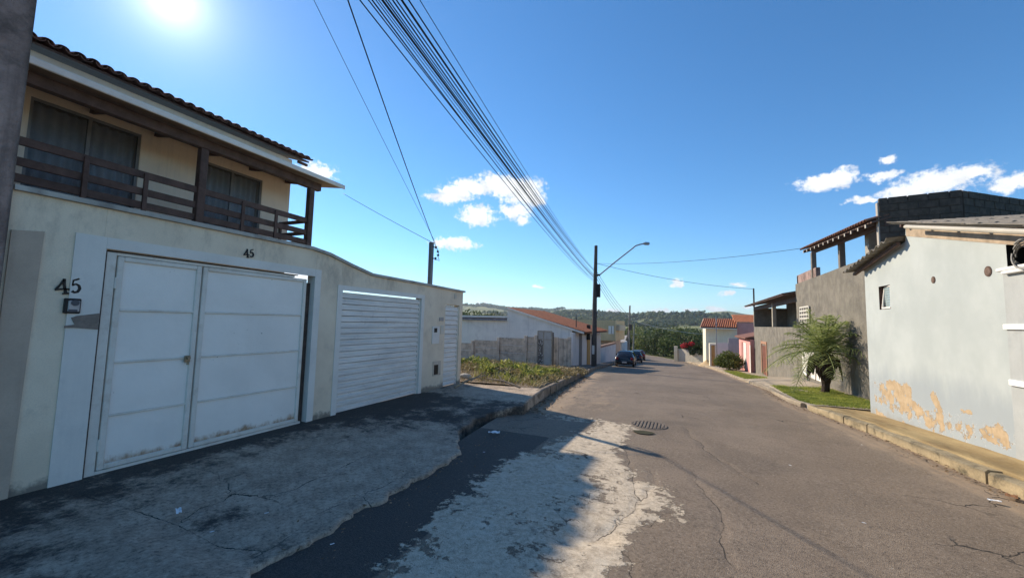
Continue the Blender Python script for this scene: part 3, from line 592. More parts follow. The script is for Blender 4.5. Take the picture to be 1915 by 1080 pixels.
hy, hz = yz(352, 672); m = MB(); m.bev(GX+.03, GX+.045, hy-.035, hy+.03, hz-.03, hz+.05, .004); m.tube([(GX+.045, hy, hz+.02), (GX+.075, hy, hz+.02)], .018, 10); m.tube([(GX+.06, hy-.005, hz-.03), (GX+.06, hy-.005, hz-.06)], .014, 8); obj('lock', m, mk('worn_brass', (.33, .25, .16), .3, 20, .5, .2, 60, metal=.3), g1)
# slatted gates
def slatgate(G, n, ymar, label, x=FX-.06):
    g = bpy.data.objects.new('gate', None); C.objects.link(g); g.parent = wallroot; g['label'] = label
    y0, y1, z1 = G[0]+ymar, G[1]-ymar, G[2]-.045; z0 = .03; h = (z1-z0)/n
    sm = NT('pressed_steel_slats'); fine = sm.noise(40, 4, .7); cc_ = sm.mix(sm.step(sm.noise(2, 6, .7, stretch=(1, .5, 4)), .3, .7), (.66, .625, .58), (.86, .81, .74)); cc_ = sm.mix(sm.step(sm.noise(5, 7, .75), .56, .7, 0, .5), cc_, (.46, .43, .40)); smat = sm.done(cc_, .55, sm.bump(fine, .1, .003), .35)
    for i in range(n):
        a = z0+i*h; q = MB(); o_ = random.uniform(-.002, .002)
        pf = [(-.012, 0), (.030, .004), (.030, h*.50), (.006, h*.60), (.004, h*.93), (-.012, h*.94)]
        q.sheet([[(x+o_+px, y0, a+pz) for px, pz in pf], [(x+o_+px, (y0+y1)/2+random.uniform(-.1, .1), a+pz+random.uniform(-.003, .003)) for px, pz in pf], [(x+o_+px, y1, a+pz) for px, pz in pf]])
        obj('slat', q, smat, g)
    q = MB(); q.box(x-.03, x-.02, y0-.001, y1+.001, z0, z1); obj('backing_sheet', q, mk('gap_dark', (.10, .095, .09), .1, 3, .9, .1, 30), g)
    q = MB(); q.box(x-.03, x+.03, y0-.035, y0-.002, z0-.02, z1+.012); q.box(x-.03, x+.03, y1+.002, y1+.035, z0-.02, z1+.012); obj('gate_frame', q, framem, g)
    return g
slatgate(G2, 20, .06, 'wide white garage gate of pressed horizontal slats'); slatgate(G3, 17, .04, 'narrow pedestrian gate of pressed slats')
def wbox(name, px0, py0, px1, py1, d, mat, bv=.006, x=FX):
    y0, za = yz(px0, py0); y1, zb = yz(px1, py1); m = MB(); m.bev(x+.001, x+d, y0, y1, min(za, zb), max(za, zb), bv); return obj(name, m, mat, wallroot)
ic = wbox('intercom', 119, 557, 147, 586, .035, blackm); wbox('intercom_face', 125, 561, 145, 583, .042, greym)
q = MB(); y0, za = yz(137, 566); q.tube([(FX+.043, y0, za), (FX+.047, y0, za)], .03, 14); q.box(FX+.0425, FX+.0455, y0-.045, y0+.02, za-.085, za-.065); obj('intercom_grille', q, mk('dark_grey_plastic', (.09, .09, .10), .1, 9, .6, .1, 80), wallroot)
mp = mk('brown_mortar_patch', (.25, .20, .165), .2, 12, .95, .8, 50); q = MB(); y0, za = yz(137, 590); y1, zb = yz(181, 612); q.prism([(FX+.0145, y0-.02, za-.02), (FX+.0145, y0+.02, za), (FX+.0145, y1, za+.03), (FX+.0145, y1, zb-.02), (FX+.0145, y0, zb), (FX+.0145, y0-.06, zb-.004), (FX+.0145, y0-.06, zb+.02), (FX+.0145, y0+.01, zb+.03)][::-1], (.01, 0, 0)); obj('mortar_patch', q, mp, wallroot)
wbox('meter_box', 808, 610, 820, 642, .02, whitep, .004); wbox('meter_window', 811, 613, 816, 621, .026, blackm, .002)
wbox('metal_plate', 821, 593, 829, 600, .012, greym, .003); wbox('meter_niche', 809, 676, 823, 700, .012, concrete, .004); wbox('niche_hole', 811, 682, 818, 699, .016, blackm, .002); wbox('switch_plate', 824, 608, 829, 624, .012, cream, .003)
def numeral(cy_, cz, h, mat, strokes, tilt=0, x=FX+.004):
    q = MB()
    for st in strokes:
        P = [np.array((a, b)) for a, b, _ in st]; W = [c for _, _, c in st]
        for i in range(len(P)-1):
            d = P[i+1]-P[i]; n_ = np.array((-d[1], d[0]))/(np.linalg.norm(d)+1e-9); ext = d/(np.linalg.norm(d)+1e-9)*.02
            c4 = [P[i]-ext+n_*W[i], P[i]-ext-n_*W[i], P[i+1]+ext-n_*W[i+1], P[i+1]+ext+n_*W[i+1]]
            c4 = [(c[0]*math.cos(tilt)-c[1]*math.sin(tilt), c[0]*math.sin(tilt)+c[1]*math.cos(tilt)) for c in c4]
            q.prism([(x+.0004*i, cy_+c[0]*h, cz+c[1]*h) for c in c4], (.010, 0, 0))
    obj('house_number', q, mat, wallroot)
S4 = [[(.10, .5, .05), (-.10, .15, .05), (-.32, -.16, .07)], [(-.36, -.20, .06), (.0, -.16, .05), (.30, -.20, .06)], [(.10, .5, .07), (.08, .1, .065), (.12, -.46, .075)], [(-.02, -.48, .05), (.26, -.48, .05)]]
S5 = [[(.30, .5, .06), (.0, .40, .05)], [(.0, .42, .045), (-.06, .05, .045)], [(-.06, .05, .05), (.12, .14, .06), (.27, .02, .08), (.30, -.2, .09), (.18, -.42, .08), (.0, -.46, .07), (-.10, -.36, .09)]]
for px, py, h in ((125, 536, .145), (464, 474, .115)):
    y_, z_ = yz(px, py); numeral(y_-.22*h, z_, h, blackm, S4, .12); numeral(y_+.30*h, z_+.08*h, h*.96, blackm, S5, .12)
for dx in (-.045, -.01, .045):
    y_, z_ = yz(851, 554); q = MB(); q.bev(FX+.001, FX+.012, y_+dx-.008, y_+dx+.008, z_-.07, z_+.07, .003); obj('number_bar', q, cream, wallroot)

# neighbour's tall rough party wall
m = MB(); ny = list(np.linspace(-4, 1.485, 40)); nzv = list(np.linspace(-.3, 7.2, 50))
m.sheet([[(FX+.05+.05*(float(fbm(a, b, 2.2, 4, 88))-.5), a, b) for b in nzv] for a in ny]); m.box(FX-6, FX+.02, -4, 1.46, -.3, 7.19)
m.sheet([[(FX-6+(6.05)*k/10+(.02 if k == 10 else 0), 1.485, b) for b in nzv] for k in range(11)])
tag(obj('party_wall', m, darkwall, None, True, org=(FX, 0, 0)), 'tall rough dark party wall beside the cream street wall', 'wall')

# ------------------------------------------------------------------ two-storey house behind the wall
HX, BX, FXX = -11.8, -10.6, -10.2
house = thing('two_storey_house', 'cream house with brown timber balcony and clay tile roof', 'house', (HX, 5.5, -.3))
Yc = 8.95
m = MB(); m.box(-19, HX, 1.0, 3.25, -.35, 6.80); m.box(-19, HX-.002, 3.25, 5.02, 5.90, 6.80); m.box(-19, HX-.002, 3.25, 5.02, -.35, 3.33); m.box(-19, HX, 5.02, 6.30, -.35, 6.80)
m.box(-19, HX-.002, 6.30, 8.02, 5.80, 6.80); m.box(-19, HX-.002, 6.30, 8.02, -.35, 3.33); m.box(-19, HX, 8.02, Yc, -.35, 6.80); m.box(-19, -12.6, 3.25, 5.02, 3.33, 5.9); m.box(-19, -12.6, 6.3, 8.02, 3.33, 5.8)
obj('wall_panel', m, mk('house_plaster', (.86, .70, .53), .07, 1.2, .92, .5, 90, .15), house)
m = MB(); m.box(HX-.5, FXX+.42-.75, 1.2, Yc-.12, 3.15, 3.34); obj('balcony_floor', m, cream, house)
def slid(y0, y1, z1):
    w_ = bpy.data.objects.new('sliding_door', None); C.objects.link(w_); w_.parent = house
    m = MB(); x = HX-.06
    for a, b in ((y0, y0+.05), ((y0+y1)/2-.03, (y0+y1)/2+.03), (y1-.05, y1)): m.box(x-.03, x+.03, a, b, 3.34, z1)
    m.box(x-.028, x+.028, y0+.051, y1-.051, z1-.06, z1-.001); obj('frame', m, mk('aluminium', (.22, .21, .2), .1, 5, .5, 0), w_)
    for a, b in ((y0+.05, (y0+y1)/2-.03), ((y0+y1)/2+.03, y1-.05)):
        q = MB(); q.box(x-.006, x+.006, a, b, 3.34, z1-.06); t = NT('clear_pane'); t.done((.5, .52, .55), .02, None, .5); t.b.inputs['Transmission Weight'].default_value = .92; t.b.inputs['IOR'].default_value = 1.12
        obj('pane', q, t.mat, w_)
    q = MB(); n = 70; q.sheet([[(x-.18+.045*math.sin(k*.95+.8*math.sin(k*.21)), y0+(y1-y0)*k/n, z) for z in (3.34, z1-.05)] for k in range(n+1)]); obj('curtain', q, curtain, w_, True)
slid(3.25, 5.02, 5.90); slid(6.30, 8.02, 5.80)
# balcony railing
rail = bpy.data.objects.new('balcony_railing', None); C.objects.link(rail); rail.parent = house
RB = [onX(50, 262, BX)[2]-.04, onX(50, 301, BX)[2]-.04, onX(50, 333, BX)[2]-.03, 3.62]
for z in RB: m = MB(); m.bev(BX-.03, BX+.03, 1.8, 8.68, z-.075, z+.075, .008); obj('rail', m, wood, rail); m = MB(); m.bev(HX+.02, BX-.09, 8.70, 8.76, z-.055, z+.055, .008); obj('rail', m, wood, rail)
for px, py in ((160, 300), (270, 345), (452, 395), (513, 420)): y_ = onX(px, py, BX)[1]; m = MB(); m.bev(BX+.032, BX+.08, y_-.04, y_+.04, 3.34, RB[0]+.03, .006); obj('baluster', m, wood, rail)
m = MB(); m.bev(HX+.03, HX+.10, 8.62, 8.69, 3.34, RB[0]+.03, .006); obj('baluster', m, wood, rail)
for y_ in (onX(372, 380, BX)[1], 8.74): m = MB(); m.bev(BX-.085, BX+.085, y_-.085, y_+.085, 3.34, 5.64, .012); obj('post', m, wood, house)
m = MB(); m.bev(BX-.09, BX+.09, 1.4, 9.05, 5.645, 5.87, .012); obj('beam', m, wood, house)
for k in range(7): y_ = 1.8+k*1.16; m = MB(); m.bar((HX+.02, y_, 6.02), (BX-.1, y_, 5.82), .07, .12); obj('rafter', m, wood, house)
m = MB(); m.prism([(FXX, 1.3, 5.89), (HX+.003, 1.3, 6.12), (HX+.003, 1.3, 6.20), (FXX, 1.3, 5.97)], (0, 8.33, 0)); obj('balcony_roof', m, mk('ceiling_boards', (.36, .26, .2), .2, 4, .8, .2, 40), house)
m = MB(); m.bev(FXX+.002, FXX+.05, 1.3, 9.66, 5.86, 5.99, .012); obj('gutter', m, mk('gutter_white', (.85, .78, .68), .08, 3, .6, .1, 40), house)
# main roof: curved clay tiles, the eave row is what shows
roof = bpy.data.objects.new('roof', None); C.objects.link(roof); roof.parent = house
EX, EZ = -11.45, 6.86; sl_ = .30
m = MB(); m.prism([(EX-.12, 1.1, EZ-.02), (-19, 1.1, EZ+(7.4)*sl_), (-19, 1.1, EZ+(7.4)*sl_+.05), (EX-.12, 1.1, EZ+.03)], (0, 8.3, 0)); obj('roof_deck', m, wood, roof)
tm = bpy.data.meshes.new('roof_tile'); q = MB(); n = 8
def tileprof(r0, r1, ln, up=1):
    P = []
    for r, x, z in ((r0, 0, 0), (r1, -ln, ln*sl_)):
        for rr in (r, r-.014): P.append([(x, rr*math.cos(math.pi*k/n), z+up*rr*.8*math.sin(math.pi*k/n)) for k in range(n+1)])
    return P
P = tileprof(.105, .085, .46); q.sheet([P[0], P[2]]); q.sheet([P[3], P[1]]); q.sheet([P[1], P[0]])
tm.from_pydata(q.v, [], q.f); tm.materials.append(tilem)
q2 = MB(); P = tileprof(.10, .09, .46, -1); q2.sheet([P[0], P[2]]); q2.sheet([P[3], P[1]]); q2.sheet([P[1], P[0]]); tm2 = bpy.data.meshes.new('roof_tile_channel'); tm2.from_pydata(q2.v, [], q2.f); tm2.materials.append(tilem)
ro = worg(roof)
for r_ in range(3):
    for k in range(36):
        for me, dz, dy in ((tm, .075, 0), (tm2, .115, .115)):
            o = bpy.data.objects.new('roof_tile', me); C.objects.link(o); o.parent = roof
            o.location = Vector((EX-r_*.40+random.uniform(-.012, .012), 1.2+k*.23+dy+random.uniform(-.006, .006), EZ+dz+r_*.40*sl_))-ro; o.rotation_euler = (0, 0, random.uniform(-.02, .02))
m = MB(); m.bev(EX-.32, EX-.24, 9.1, 9.46, EZ-.10, EZ-.021, .008); obj('eave_beam', m, wood, roof)

# service pole of the house
sp_ = onX(803.5, 540, -5.95); svc = thing('service_pole', 'slim grey service pole rising behind the cream wall', 'pole', (-5.95, float(sp_[1]), -.3)); py_ = float(sp_[1]); pt = float(onX(808, 453, -5.95)[2])
m = MB(); m.bev(-6.0, -5.90, py_-.05, py_+.05, -.3, pt, .01); obj('shaft', m, mk('grey_pole', (.20, .205, .21), .15, 4, .8, .3, 50), svc)
for dz in (.13, .42): m = MB(); m.tube([(-5.9, py_, pt-dz), (-5.84, py_+.02, pt-dz)], .012, 6); m.lathe([(.0, -.04), (.03, -.035), (.02, -.01), (.032, .01), (.0, .04)], (-5.83, py_+.03, pt-dz), 10); obj('insulator', m, blackm, svc)
m = MB(); m.tube([(-5.84, py_+.03, pt-.1), (-5.78, py_+.08, pt-.25), (-5.80, py_+.09, pt-.36), (-5.76, py_+.10, pt-.47), (-5.84, py_+.03, pt-.43)], .008, 5); obj('drip_loop', m, cable, svc)
for dz, dy in ((.24, .06), (.33, .08)): m = MB(); m.lathe([(.0, -.03), (.028, -.02), (.028, .02), (.0, .03)], (-5.79, py_+dy, pt-dz), 8); obj('connector', m, cable, svc)
#PART3
# ------------------------------------------------------------------ right: pale blue-white gable wall
WX = 4.0
rh = thing('gable_house', 'pale blue-white gable house with flaking paint and fibre cement roof', 'house', (WX, 9, -.2))
def yzr(px, py, x=WX): p = onX(px, py, x); return p[1], p[2]
def peelmat():
    t = NT('flaking_paint'); fine = t.noise(70, 4, .7); big = t.noise(.9, 6, .65)
    sp = t.n('ShaderNodeSeparateXYZ', Vector=t.pos).outputs
    col = t.mix(t.step(big, .3, .7), (.395, .43, .42), (.475, .51, .495))
    dz = t.math('ADD', t.step(sp[2], 1.55, .3), t.math('MULTIPLY', t.math('SUBTRACT', t.noise(1.3, 6, .7, stretch=(1, 1.4, .5)), .5), 1.3))
    col = t.mix(t.step(dz, .30, .95, 0, .85), col, (.31, .345, .365)); col = t.mix(t.step(t.noise(1, 6, .7, stretch=(3, 6, .4)), .56, .72, 0, .35), col, (.37, .40, .41))
    col = t.mix(t.step(fine, .45, .75, 0, .2), col, (.40, .42, .41))
    sp2 = t.math('ADD', t.step(sp[2], .42, -.25), t.math('MULTIPLY', t.math('SUBTRACT', t.noise(5, 7, .7), .5), 1.1)); col = t.mix(t.step(sp2, .7, 1.15, 0, .7), col, (.27, .25, .21))
    pe = t.math('ADD', t.attr('peel'), t.math('MULTIPLY', t.math('SUBTRACT', t.noise(4.2, 12, .74), .5), 2.4)); pm = t.step(pe, .60, .64); rim = t.math('SUBTRACT', t.step(pe, .55, .60), pm)
    pc = t.mix(t.step(t.noise(7, 6, .7), .3, .7), (.36, .26, .155), (.50, .385, .25)); col = t.mix(rim, col, (.66, .67, .65)); col = t.mix(pm, col, pc)
    h = t.math('ADD', t.math('MULTIPLY', fine, .25), t.math('MULTIPLY', pm, -1.2))
    return t.done(col, .9, t.bump(h, .9, .012), .2)
# front sheet as a grid with openings cut out
Ylo, Yhi = 3.6, 12.2
roofz = lambda y: np.interp(y, [3.6, 7.2, 10.15, 10.151, 12.2], [2.12, 3.00, 3.74, 3.46, 3.13])
holes = []
wy1, wz1 = yzr(1643, 536); wy0, wz0 = yzr(1666, 577); win = (wy0, wy1, wz0, wz1); holes.append(win)
gy, gz_ = yzr(1881, 458); oy = (6.3, gy, yzr(1881, 500)[1], gz_); holes.append(oy)
ya = np.unique(np.concatenate([np.arange(Ylo, Yhi, .06), [Yhi, 10.15, win[0], win[1], oy[0], oy[1]]])); ta = np.unique(np.concatenate([np.arange(-.35, 3.9, .06), [win[2], win[3], oy[2], oy[3]]]))
YY, ZZ = np.meshgrid(ya, ta, indexing='ij'); ZZc = np.minimum(ZZ, roofz(YY)-.001*(YY > 0))
pat = [(1640,735,1700,765,.42),(1690,760,1780,795,.40),(1780,790,1900,830,.30),(1660,720,1700,730,.2),(1700,765,1675,735,.28),(1650,725,1668,745,.22),(1700,750,1722,770,.2),(1690,735,1690,720,.12),(1725,770,1735,790,.14),(1760,770,1745,740,.16),(1758,785,1765,800,.15),(1640,770,1655,785,.16),(1690,790,1690,800,.1),(1872,800,1885,830,.16),(1850,820,1862,825,.1),(1800,768,1815,772,.09),(1815,805,1810,800,.08)]
peel = np.zeros_like(YY)
for a, b, c, d, r_ in pat:
    p0, p1 = yzr(a, b), yzr(c, d); dd_ = segd(YY, ZZc, [p0, p1]); peel = np.maximum(peel, (.62 if r_ > .29 else .92)*sstep(r_*1.25, r_*.1, dd_))
fq = gridf(len(ya), len(ta), False); yc = YY.ravel()[fq].mean(1); zc = ZZ.ravel()[fq].mean(1); keep = ZZc.ravel()[fq].max(1)-ZZc.ravel()[fq].min(1) > 1e-4
for h in holes: keep &= ~((yc > h[0]) & (yc < h[1]) & (zc > h[2]) & (zc < h[3]))
npobj('wall_panel', np.stack([np.full(YY.size, WX), YY.ravel(), ZZc.ravel()], 1), fq[keep], peelmat(), rh, False, dict(peel=peel))
side = mk('grey_blue_plaster', (.47, .49, .48), .08, 1.2, .92, .4, 60, .3)
m = MB(); m.prism([(WX+.002, Yhi, -.35), (WX+.002, Yhi, 3.13), (WX+3.5, Yhi, 3.13), (WX+3.5, Yhi, -.35)], (0, -.15, 0)); m.prism([(WX+.002, 10.15, 3.46), (WX+.002, 10.15, 3.74), (WX+3.4, 10.15, 3.74), (WX+3.4, 10.15, 3.46)], (0, -.1, 0))
m.box(WX+3.3, WX+3.5, 3.7, 12.0, -.3, 3.0); obj('side_wall', m, side, rh)
# reveal boxes
def reveal(h, d, mat): 
    m = MB(); y0, y1, z0, z1 = h
    m.add([(WX, y0, z0), (WX+d, y0, z0), (WX+d, y1, z0), (WX, y1, z0), (WX, y0, z1), (WX+d, y0, z1), (WX+d, y1, z1), (WX, y1, z1)], [(0, 1, 2, 3), (7, 6, 5, 4), (0, 4, 5, 1), (2, 6, 7, 3), (1, 5, 6, 2)]); return obj('reveal', m, mat, rh)
reveal(win, .16, wood); reveal(oy, .5, mk('dark_recess', (.022, .022, .022), .2, 4, .9, .2, 30))
wd = bpy.data.objects.new('window', None); C.objects.link(wd); wd.parent = rh
y0, y1, z0, z1 = win
m = MB(); m.bar((WX+.03, y0+.035, z0+.03), (WX+.03, y0+.035, z1-.02), .03, .03); m.bar((WX+.02, y0+.02, z0+.03), (WX+.02, y1-.10, z0+.03), .04, .035); m.bar((WX+.02, y1-.10, z0+.03), (WX+.09, y1-.05, z1-.02), .03, .03); m.bar((WX+.03, y0+.05, z1-.02), (WX+.09, y1-.05, z1-.02), .03, .03); obj('frame', m, whitep, wd)
q = MB(); n = 16; q.sheet([[(WX+.035+.03*j+.004*(i % 2), (y0+.05)*(1-j)+(y1-.10+.05*(i/n))*j, z0+.05+(z1-z0-.08)*i/n) for j in (0, 1)] for i in range(n+1)]); obj('pane', q, mk('ribbed_glass', (.30, .37, .37), .12, 8, .25, .2, 30, spec=.6), wd)
for px, py, rr in ((1746, 523, .06), (1848.5, 507, .075)):
    y_, z_ = yzr(px, py); m = MB(); n = 20
    m.tube([(WX-.008, y_, z_), (WX+.004, y_, z_)], rr, 20); obj('vent_pipe', m, mk('brown_pipe', (.10, .06, .045), .3, 20, .8, .2, 40), rh)
    m = MB(); m.tube([(WX-.012, y_, z_), (WX-.009, y_, z_)], rr*.72, 16); obj('vent_mouth', m, mk('pipe_mouth', (.17, .115, .09), .3, 20, .9, .2, 40), rh)
# white bars on the wall near the opening, cable coil
for px0, py0, py1, zt in ((1882, 606, 616, 0), (1893, 709, 720, 0)):
    y_, za = yzr(px0, py0); _, zb = yzr(px0, py1); m = MB(); m.bev(WX-.04, WX-.0125, 4.2, y_, zb, za, .006); obj('white_band', m, mk('fresh_white', (.8, .8, .78), .04, 3, .7, .1, 40), rh)
for px0, py0, wd_ in ((1874, 502, .05), (1884, 507, .045)):
    y_, za = yzr(px0, py0); m = MB(); m.bev(WX-.07, WX-.003, 4.5, y_, za-wd_, za-.001, .01); obj('sill', m, mk('sill_white', (.74, .73, .70), .05, 3, .8, .1, 40), rh)
m = MB(); m.bev(WX-.012, WX-.0015, 3.7, yzr(1881, 560)[0], -.3, oy[2]-.03, .004); obj('grey_panel', m, mk('grey_render', (.40, .415, .405), .1, 1.1, .92, .4, 60, .4, (.30, .32, .33), 1.4, .6), rh)
y_, z_ = yzr(1912, 478); m = MB()
for k in range(4):
    r_ = .16+.03*k; c_ = (WX+.02-.03*k, y_-.06*k-.02, z_-.0); m.tube([(c_[0]-.04*math.sin(a*.5), c_[1]+r_*math.cos(a), c_[2]+.75*r_*math.sin(a)) for a in np.linspace(.3*k, 5.6+.3*k, 26)], .011, 6)
tag(obj('cable_coil', m, mk('coil_plastic', (.30, .29, .27), .2, 5, .6, .1, 40), None, True, org=(WX, float(y_), float(z_))), 'loose grey cable coil hanging out of the wall opening', 'cable')
# timber under the eave, rafters tips, fibre cement roof
m = MB(); m.prism([(WX-.008, 10.13, 3.55), (WX-.008, 10.13, 3.735), (WX-.008, 3.7, 2.13), (WX-.008, 3.7, 1.94)], (.006, 0, 0)); obj('eave_mortar', m, timber, rh)
for k in range(9): y_ = 10.0-k*.72; z_ = float(roofz(y_)); m = MB(); m.bev(WX-.14, WX+.4, y_-.03, y_+.03, z_+.004, z_+.055, .006); obj('rafter_tip', m, wood, rh)
def wavy(y0, y1, z0, z1, x0, x1, p=.17, amp=.026, th=.012, ph=0):
    q = MB(); n = int(abs(y1-y0)/p*8); top = []; bot = []
    for i in range(n+1):
        t_ = i/n; y_ = y0+(y1-y0)*t_; z_ = z0+(z1-z0)*t_
        top.append([(x, y_, z_+amp*math.sin(2*math.pi*abs(y_-y0)/p+ph)+th+(x-x0)*.10) for x in (x0, x1)]); bot.append([(x, y_, z_+amp*math.sin(2*math.pi*abs(y_-y0)/p+ph)+(x-x0)*.10) for x in (x0, x1)])
    q.sheet(top); q.sheet([r[::-1] for r in bot]); q.sheet([[a[0], b[0]] for a, b in zip(bot, top)]); return q
# waves run down the slope on this roof: undulation across X, seen from the side as a flat edge
def wavyx(y0, z0, y1, z1, x0, x1, p=.177, amp=.024):
    q = MB(); n = int((x1-x0)/p*8); T_ = [[(x0+(x1-x0)*i/n, y, z+amp*math.cos(2*math.pi*(x1-x0)*i/n/p)) for y, z in ((y0, z0), ((y0+y1)/2, (z0+z1)/2+.004), (y1, z1))] for i in range(n+1)]
    q.sheet(T_); q.sheet([[(x, y, z-.01) for x, y, z in r][::-1] for r in T_]); q.sheet([[r[0], (r[0][0], r[0][1], r[0][2]-.01)] for r in T_]); q.sheet([[r[2], (r[2][0], r[2][1], r[2][2]-.01)] for r in T_]); q.sheet([[p_, (p_[0], p_[1], p_[2]-.01)] for p_ in T_[0]]); return q
yy = 10.38; 
for k in range(6):
    ye = yy-1.18; z_a = float(np.interp(yy, [3.6, 7.2, 10.15, 11], [2.12, 3.0, 3.74, 3.95]))+.095+.012*k*0; z_b = float(np.interp(ye, [3.6, 7.2, 10.15], [2.12, 3.0, 3.74]))+.095
    obj('roof_sheet', wavyx(yy, z_a-.012, ye-.1, z_b-.012-.012, WX-.2-random.uniform(0, .03), WX+3.6), fibre, rh); yy = ye
m = MB(); m.tube([(WX-.235, 9.55, 3.62), (WX-.235, 6.9, 2.955), (WX-.235, 3.9, 2.22)], .035, 8); obj('gutter_pipe', m, mk('pvc_pipe', (.50, .46, .38), .1, 3, .6, .1, 40), rh)
lo = MB(); obj('roof_sheet', wavy(12.62, 10.16, 3.13, 3.50, WX-.30, WX+3, .24, .03), fibre, rh)
m = MB(); m.bar((WX-.1, 12.5, 3.08), (WX-.1, 10.2, 3.42), .06, .06); obj('purlin', m, wood, rh)

# ------------------------------------------------------------------ grey rough building with the tiled terrace
GXW = 5.3
gb = thing('terrace_building', 'grey rough-cast building with an open tiled terrace on top', 'building', (GXW, 19, -.6))
m = MB(); m.sheet([[(GXW+.05*(float(fbm(a, b, 1.6, 4, 91))-.5), a, b) for b in np.linspace(-1.6, 3.98, 40)] for a in np.linspace(24.8, 12.8, 70)])
m.box(GXW+.04, 11, 12.81, 24.8, -1.6, 3.97); obj('wall_panel', m, rough_c, gb)
m = MB(); m.box(GXW+.06, GXW+.22, 21.5, 24.78, 3.972, 4.42); m.box(GXW+.06, 10, 24.6, 24.79, 3.972, 4.40); obj('parapet', m, darkwall, gb)
ea, eb = np.array([4.85, *onX(1502, 470, 4.85)[1:]]), np.array([4.85, *onX(1630, 417, 4.85)[1:]])
for px, zt in ((1521, 5.06), (1574, 4.85)): y_ = onX(px, 490, GXW+.1)[1]; m = MB(); m.bev(GXW+.02, GXW+.2, y_-.09, y_+.09, 3.97, zt+.10, .01); obj('post', m, mk('terrace_post', (.20, .17, .14), .2, 4, .9, .4, 40), gb)
dirv = (ea-eb)/np.linalg.norm(ea-eb); rs = np.array([1, 0, .28])
m = MB(); m.prism([tuple(ea), tuple(eb-dirv*.0), tuple(eb+rs*1.0), tuple(ea+rs*1.3)], (0, 0, .05)); obj('roof_deck', m, wood, gb)
m = MB(); a_ = ea+rs*.35-np.array([0, 0, .12]); b_ = eb+rs*.35-np.array([0, 0, .12]); m.bar(a_, b_, .12, .16); obj('beam', m, wood, gb)
nl = 13
for k in range(nl): p = eb+(ea-eb)*(k+.4)/nl; m = MB(); m.bar(p+np.array([-.06, 0, -.055]), p+rs*.95+np.array([0, 0, -.055]), .07, .09); obj('rafter', m, wood, gb); m = MB(); m.bar(p+np.array([-.075, 0, -.055]), p+np.array([-.062, 0, -.055]), .075, .095); obj('rafter_cap', m, mk('pale_end', (.5, .46, .4), .1, 5, .8, .1, 30), gb)
nt_ = int(np.linalg.norm(ea-eb)/.21); rot = math.atan2(dirv[1], dirv[0])
for k in range(nt_):
    for row in range(2):
        p = eb+(ea-eb)*(k+.5)/nt_+rs*row*.4; o = bpy.data.objects.new('roof_tile', tm); C.objects.link(o); o.parent = gb; o.location = Vector(p+np.array([-.12, 0, .055]))-worg(gb); o.rotation_euler = (0, 0, math.pi+random.uniform(-.03, .03))
pa, pb = onY(1624, 440, 16.2), onY(1653, 440, 16.2); m = MB(); m.box(pa[0], pb[0], 16.2, 16.5, 3.97, onY(1640, 413, 16.2)[2]); obj('block_pier', m, mk('pier_mortar', (.38, .345, .29), .25, 3, .95, .8, 25, .3, (.2, .17, .14), 3, .6, dist=.02), gb)
# dark block-work storey
bw = thing('block_storey', 'unfinished dark concrete block storey above the gable roof', 'wall', (6.6, 14, 3.9))
A0, A1, B1 = np.array([5.05, 14.25]), np.array([6.66, 14.0]), np.array([10.4, 16.9])
bme = bpy.data.meshes.new('block'); q = MB(); q.bev(-.192, .192, -.07, .07, -.093, .093, .008); bme.from_pydata(q.v, [], q.f); bme.materials.append(blockm)
def blockwall(P, Q, z0, zt, th=.13):
    d = Q-P; ln = np.linalg.norm(d); d = d/ln; nr = np.array([d[1], -d[0]]); an = math.atan2(d[1], d[0]); r_ = 0; z = z0
    m = MB(); c = [P+nr*(-.085), Q+nr*(-.085)]; inn = nr*(.02)
    m.prism([(*(P-nr*.06), z0), (*(Q-nr*.06), z0), (*(Q-nr*.06), zt(ln)-.03), (*(P-nr*.06), zt(0)-.03)], (*(nr*.115), 0)); obj('mortar_core', m, mortar, bw)
    while z < max(zt(0), zt(ln)):
        k = -.2 if r_ % 2 else 0.
        while k < ln-.05:
            a, b = max(k, 0), min(k+.39, ln); cx_ = (a+b)/2
            if b-a > .08 and z+.1 <= zt(cx_):
                o = bpy.data.objects.new('block', bme); C.objects.link(o); o.parent = bw; pc = P+d*cx_+nr*random.uniform(-.006, .006)
                o.location = Vector((pc[0], pc[1], z+.1))-worg(bw); o.rotation_euler = (random.uniform(-.01, .01), 0, an+random.uniform(-.008, .008)); o.scale = ((b-a-.012)/.384, 1, 1)
            k += .4
        z += .2; r_ += 1
blockwall(A0, A1, 3.40, lambda s: 5.30+.03*s); blockwall(A1+np.array([.0, .06]), B1, 3.8, lambda s: 5.36-.0*s)
for sx in (-1,): m = MB(); m.box(5.01, 5.045, 14.20, 14.32, 3.4, 5.28); obj('lit_edge', m, mk('sunlit_edge_tone', (.42, .38, .33), .1, 5, .9, .3, 40), bw)  # pale colour paints the sunlight on the block wall's left end

